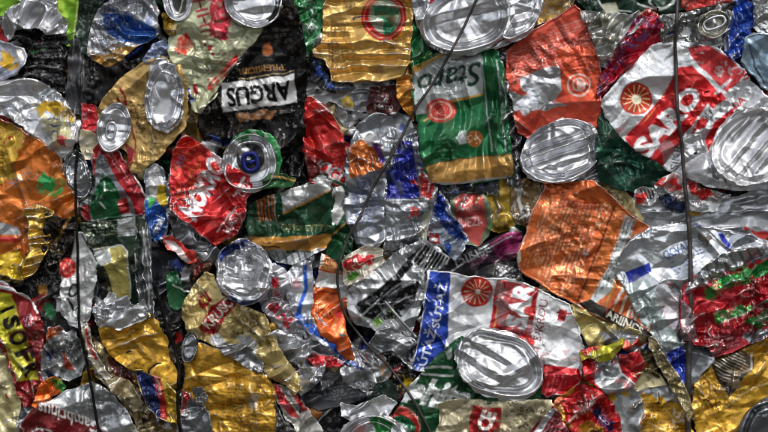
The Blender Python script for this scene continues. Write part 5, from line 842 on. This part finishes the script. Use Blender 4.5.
# ---------------------------------------------------------------- daylight, camera
w = bpy.data.worlds.new("World"); scene.world = w; w.use_nodes = True
nt = w.node_tree; bg = nt.nodes['Background']
sky = nt.nodes.new('ShaderNodeTexSky'); sky.sky_type = 'NISHITA'; sky.sun_disc = False
SUN_EL, SUN_AZ = 60, 26          # degrees up; degrees to the right of straight in front of the bale
d = Vector((math.sin(math.radians(SUN_AZ)) * math.cos(math.radians(SUN_EL)), -math.cos(math.radians(SUN_AZ)) * math.cos(math.radians(SUN_EL)), math.sin(math.radians(SUN_EL))))
sky.sun_elevation = math.radians(SUN_EL); sky.sun_rotation = math.radians(180 - SUN_AZ)
sky.air_density = 1.0; sky.dust_density = 3.0; sky.ozone_density = 1.0
hs = nt.nodes.new('ShaderNodeHueSaturation'); hs.inputs['Saturation'].default_value = .35; nt.links.new(sky.outputs[0], hs.inputs['Color'])   # thin cloud
tc = nt.nodes.new('ShaderNodeTexCoord')
cn = nt.nodes.new('ShaderNodeTexNoise'); cn.inputs['Scale'].default_value = 2.6; cn.inputs['Detail'].default_value = 5; nt.links.new(tc.outputs['Generated'], cn.inputs['Vector'])
cr = nt.nodes.new('ShaderNodeMapRange'); cr.inputs['From Min'].default_value = .38; cr.inputs['From Max'].default_value = .62; cr.inputs['To Min'].default_value = .72; cr.inputs['To Max'].default_value = 1.7; nt.links.new(cn.outputs['Fac'], cr.inputs['Value'])
cl = nt.nodes.new('ShaderNodeVectorMath'); cl.operation = 'SCALE'; nt.links.new(hs.outputs[0], cl.inputs[0]); nt.links.new(cr.outputs[0], cl.inputs['Scale'])   # cloud noise added to vary the reflections
sx = nt.nodes.new('ShaderNodeSeparateXYZ'); nt.links.new(tc.outputs['Generated'], sx.inputs[0])
mr = nt.nodes.new('ShaderNodeMapRange'); mr.inputs['From Min'].default_value = -.04; mr.inputs['From Max'].default_value = .02; nt.links.new(sx.outputs['Z'], mr.inputs['Value'])
mx = nt.nodes.new('ShaderNodeMix'); mx.data_type = 'RGBA'; nt.links.new(mr.outputs[0], mx.inputs[0]); mx.inputs[6].default_value = (.9, .87, .82, 1); nt.links.new(cl.outputs[0], mx.inputs[7])   # grey added below the horizon to bounce light
nt.links.new(mx.outputs[2], bg.inputs['Color']); bg.inputs['Strength'].default_value = 0.14
sl = bpy.data.lights.new('sun', 'SUN'); sl.energy = 1.5; sl.angle = math.radians(10); sl.color = (1, .96, .9)
so = bpy.data.objects.new('sun', sl); scene.collection.objects.link(so); so.rotation_euler = d.to_track_quat('Z', 'Y').to_euler()

cam = bpy.data.cameras.new('camera'); co = bpy.data.objects.new('camera', cam); scene.collection.objects.link(co)
DIST = 3000 * U
co.location = (0, -DIST, 0); co.rotation_euler = (math.radians(90), 0, 0)
cam.sensor_width = 36; cam.lens = 36 * DIST / (768 * U); cam.clip_start = .05; cam.clip_end = 200
scene.camera = co
scene.view_settings.view_transform = 'Standard'; scene.view_settings.look = 'None'; scene.view_settings.exposure = 0.22; scene.view_settings.gamma = 1
scene.render.resolution_x = 1024; scene.render.resolution_y = 576
scene.cycles.filter_width = 1.05
